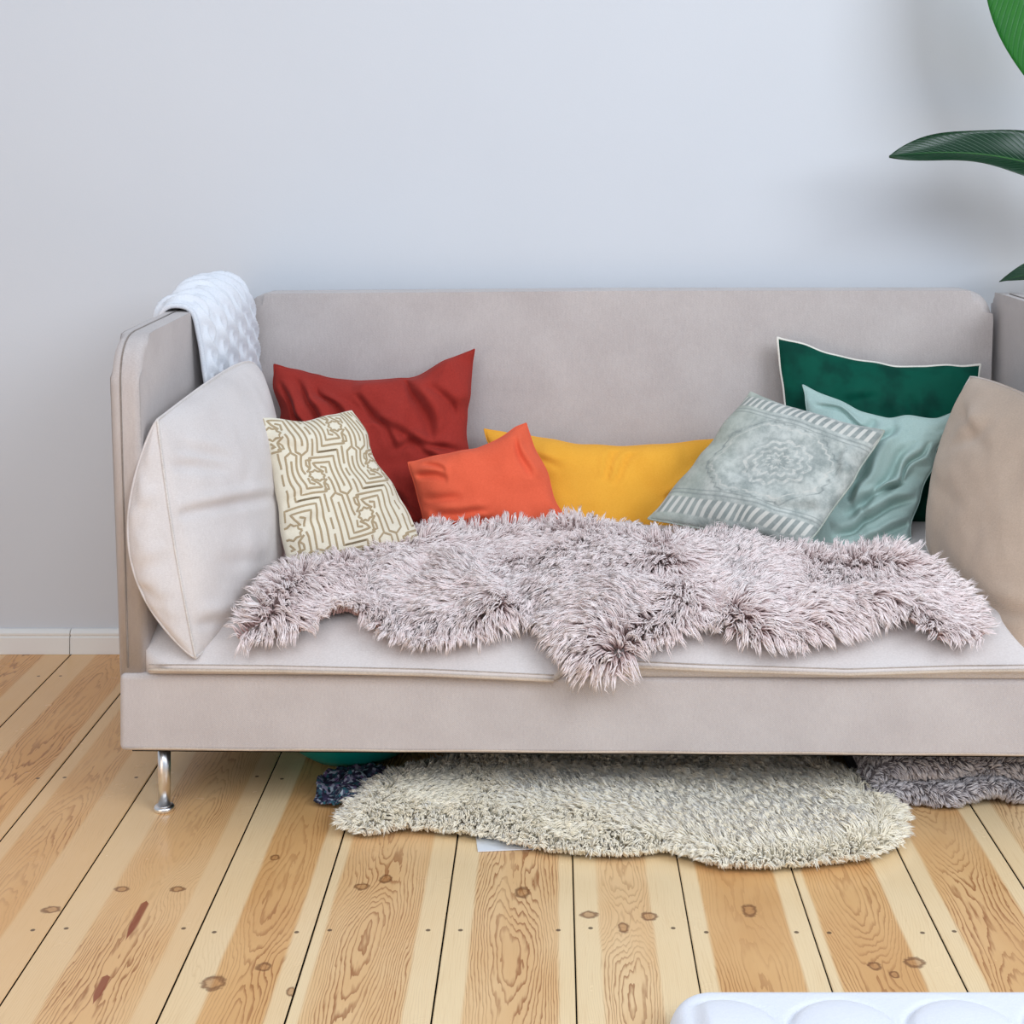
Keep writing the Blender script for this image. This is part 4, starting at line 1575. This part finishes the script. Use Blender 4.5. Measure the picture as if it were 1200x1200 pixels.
# ------------------------------------------------------------------ white quilted mat in the near corner
def mat_obj():
    x0, x1, y0, y1 = 0.163, 1.45, 1.35, 2.245
    n, m = 240, 170
    xs, ys = np.linspace(x0, x1, n), np.linspace(y0, y1, m)
    X, Y = np.meshgrid(xs, ys, indexing='ij')
    rc = 0.07
    # rounded rectangle: distance from the outline
    qx = np.abs(X - (x0 + x1) / 2) - ((x1 - x0) / 2 - rc)
    qy = np.abs(Y - (y0 + y1) / 2) - ((y1 - y0) / 2 - rc)
    sd = np.hypot(np.maximum(qx, 0), np.maximum(qy, 0)) + np.minimum(np.maximum(qx, qy), 0) - rc
    inn = np.clip(-sd / 0.03, 0, 1)
    h = 0.052 * np.sqrt(np.clip(1 - (1 - inn) ** 2, 0, 1))
    gx = ((X - 0.243 + 0.0835) / 0.167) % 1 - 0.5
    gy = ((Y - 2.118 + 0.0835) / 0.167) % 1 - 0.5
    r = np.hypot(gx, gy) * 0.167
    puff = 0.016 * np.sqrt(np.clip(1 - (r / 0.078) ** 2, 0, 1)) - 0.004 * np.exp(-((r - 0.078) / 0.006) ** 2)
    z = h + puff * np.clip((-sd - 0.035) / 0.02, 0, 1) + 0.003
    # pull outside corner points onto the rounded outline
    out = sd > 0
    cxm, cym = (x0 + x1) / 2, (y0 + y1) / 2
    vx, vy = np.maximum(qx, 0), np.maximum(qy, 0)
    L = np.hypot(vx, vy) + 1e-9
    ccx = cxm + np.sign(X - cxm) * ((x1 - x0) / 2 - rc)
    ccy = cym + np.sign(Y - cym) * ((y1 - y0) / 2 - rc)
    X = np.where(out, ccx + np.sign(X - cxm) * vx / L * rc, X)
    Y = np.where(out, ccy + np.sign(Y - cym) * vy / L * rc, Y)
    z = np.where(out, 0.003, z)
    V = [(X[i, j], Y[i, j], z[i, j]) for i in range(n) for j in range(m)] + [(X[i, j], Y[i, j], 0.001) for i in range(n) for j in range(m)]
    q = n * m
    Fc = []
    for i in range(n - 1):
        for j in range(m - 1):
            a_ = i * m + j
            Fc.append((a_, a_ + m, a_ + m + 1, a_ + 1))
            Fc.append((q + a_, q + a_ + 1, q + a_ + m + 1, q + a_ + m))
    o = mesh_obj('quilted_mat', V, Fc, M['quilt'])
    return tag(o, 'white padded mat quilted in round puffs lying on the floorboards', 'mat')


mat_obj()


# ------------------------------------------------------------------ plant at the right, leaves reaching into view
plant = empty('potted_plant', (1.50, 3.62, 0))
tag(plant, 'large leafy green plant at the wall beside the sofa, leaves reaching over the armrest', 'plant')
PL = np.array([1.50, 3.62, 0.0])


def leaf(pts, width, up, mat, fold=0.25, wave=0.01, seed=0, shape=0.8, nseg=44):
    """pts: world centreline from base to tip; up: rough normal of the blade"""
    pts = np.asarray(pts, float)
    tt = np.linspace(0, 1, nseg)
    k = len(pts) - 1
    B = np.zeros((nseg, 3))
    for i in range(k + 1):
        B += math.comb(k, i) * ((1 - tt) ** (k - i) * tt ** i)[:, None] * pts[i]
    tn = np.gradient(B, axis=0)
    tn /= np.linalg.norm(tn, axis=1)[:, None]
    up = np.asarray(up, float)
    sd = np.cross(tn, up)
    sd /= np.linalg.norm(sd, axis=1)[:, None]
    nr = np.cross(sd, tn)
    w = width * np.sin(np.pi * np.clip(tt, 0.0, 1) ** shape) ** 0.75
    w[-1] = 0.001
    w[0] = 0.004
    M_ = 15
    V, UV, Fc = [], [], []
    for side in (1, 0):
        for i in range(nseg):
            for j in range(M_):
                q = 2 * j / (M_ - 1) - 1
                rise = fold * abs(q) ** 1.4 * w[i] + wave * math.sin(tt[i] * 13 + q * 2 + seed) * abs(q) ** 2 - (0.0 if side else 0.0016)
                V.append(B[i] + sd[i] * q * w[i] + nr[i] * rise - PL)
                UV.append((0.5 + q / 2, tt[i]))
    off = nseg * M_
    for i in range(nseg - 1):
        for j in range(M_ - 1):
            a_ = i * M_ + j
            Fc.append((a_, a_ + 1, a_ + M_ + 1, a_ + M_))
            Fc.append((off + a_, off + a_ + M_, off + a_ + M_ + 1, off + a_ + 1))
    for i in range(nseg - 1):
        for j in (0, M_ - 1):
            a_ = i * M_ + j
            Fc.append((a_, a_ + M_, off + a_ + M_, off + a_))
    o = mesh_obj('leaf', V, Fc, mat, plant, UV)
    V2, F2 = tube_geo([B[i] - PL - nr[i] * 0.001 for i in range(0, nseg - 2, 2)], list(np.linspace(0.0045, 0.001, len(range(0, nseg - 2, 2)))), 8)
    mesh_obj('midrib', V2, F2, M['stem'], o)
    return B[0]


def stalk(p0, p1, bend):
    p0, p1 = np.asarray(p0, float), np.asarray(p1, float)
    mid = (p0 + p1) / 2 + np.asarray(bend, float)
    pts = [(1 - s) ** 2 * p0 + 2 * s * (1 - s) * mid + s * s * p1 - PL for s in np.linspace(0, 1, 20)]
    tube('stalk', pts, list(np.linspace(0.011, 0.005, 20)), M['stem'], plant, 10)


root_p = PL + np.array([0, 0, 0.30])
# side leaf, drooping towards the left
b = leaf([P(1330, 262, 3.62), P(1240, 176, 3.62), P(1130, 172, 3.60), P(1042, 183, 3.58)], 0.076, (0.05, -0.72, 0.70), M['leaf'], 0.40, 0.007, 1, 0.7)
stalk(root_p, b, (0.05, 0, 0.1))
# big upper leaf hanging into the corner
b = leaf([P(1150, -170, 3.66), P(1180, -50, 3.63), P(1215, 50, 3.60), P(1272, 152, 3.60)], 0.112, (0.2, -0.93, 0.25), M['leaf_light'], 0.16, 0.005, 2, 1.25)
stalk(root_p + np.array([0.01, 0.01, 0]), b, (0.12, 0.03, 0.5))
# low leaf just above the armrest
b = leaf([P(1330, 335, 3.72), P(1270, 300, 3.72), P(1215, 318, 3.70), P(1171, 330, 3.68)], 0.045, (0.05, -0.45, 0.85), M['leaf'], 0.3, 0.003, 3, 0.75)
stalk(root_p + np.array([-0.01, 0.01, 0]), b, (0.03, 0, 0.05))
# a higher leaf above the picture, whose shade falls on the wall
b = leaf([P(1340, -250, 3.70), P(1250, -190, 3.70), P(1150, -170, 3.68), P(1050, -120, 3.66)], 0.10, (0.1, -0.4, 0.9), M['leaf'], 0.3, 0.006, 4, 0.8)
stalk(root_p + np.array([0, -0.01, 0]), b, (0.1, 0.02, 0.4))
pot = lathe('pot', [(0.001, 0.0), (0.11, 0.0), (0.125, 0.02), (0.15, 0.30), (0.156, 0.31), (0.156, 0.33), (0.142, 0.33), (0.14, 0.29), (0.001, 0.29)], M['pot'], plant, 40, (0, 0, 0), cap=False)
lathe('soil', [(0.001, 0.293), (0.07, 0.297), (0.139, 0.292)], M['soil'], pot, 32, (0, 0, 0), cap=False)
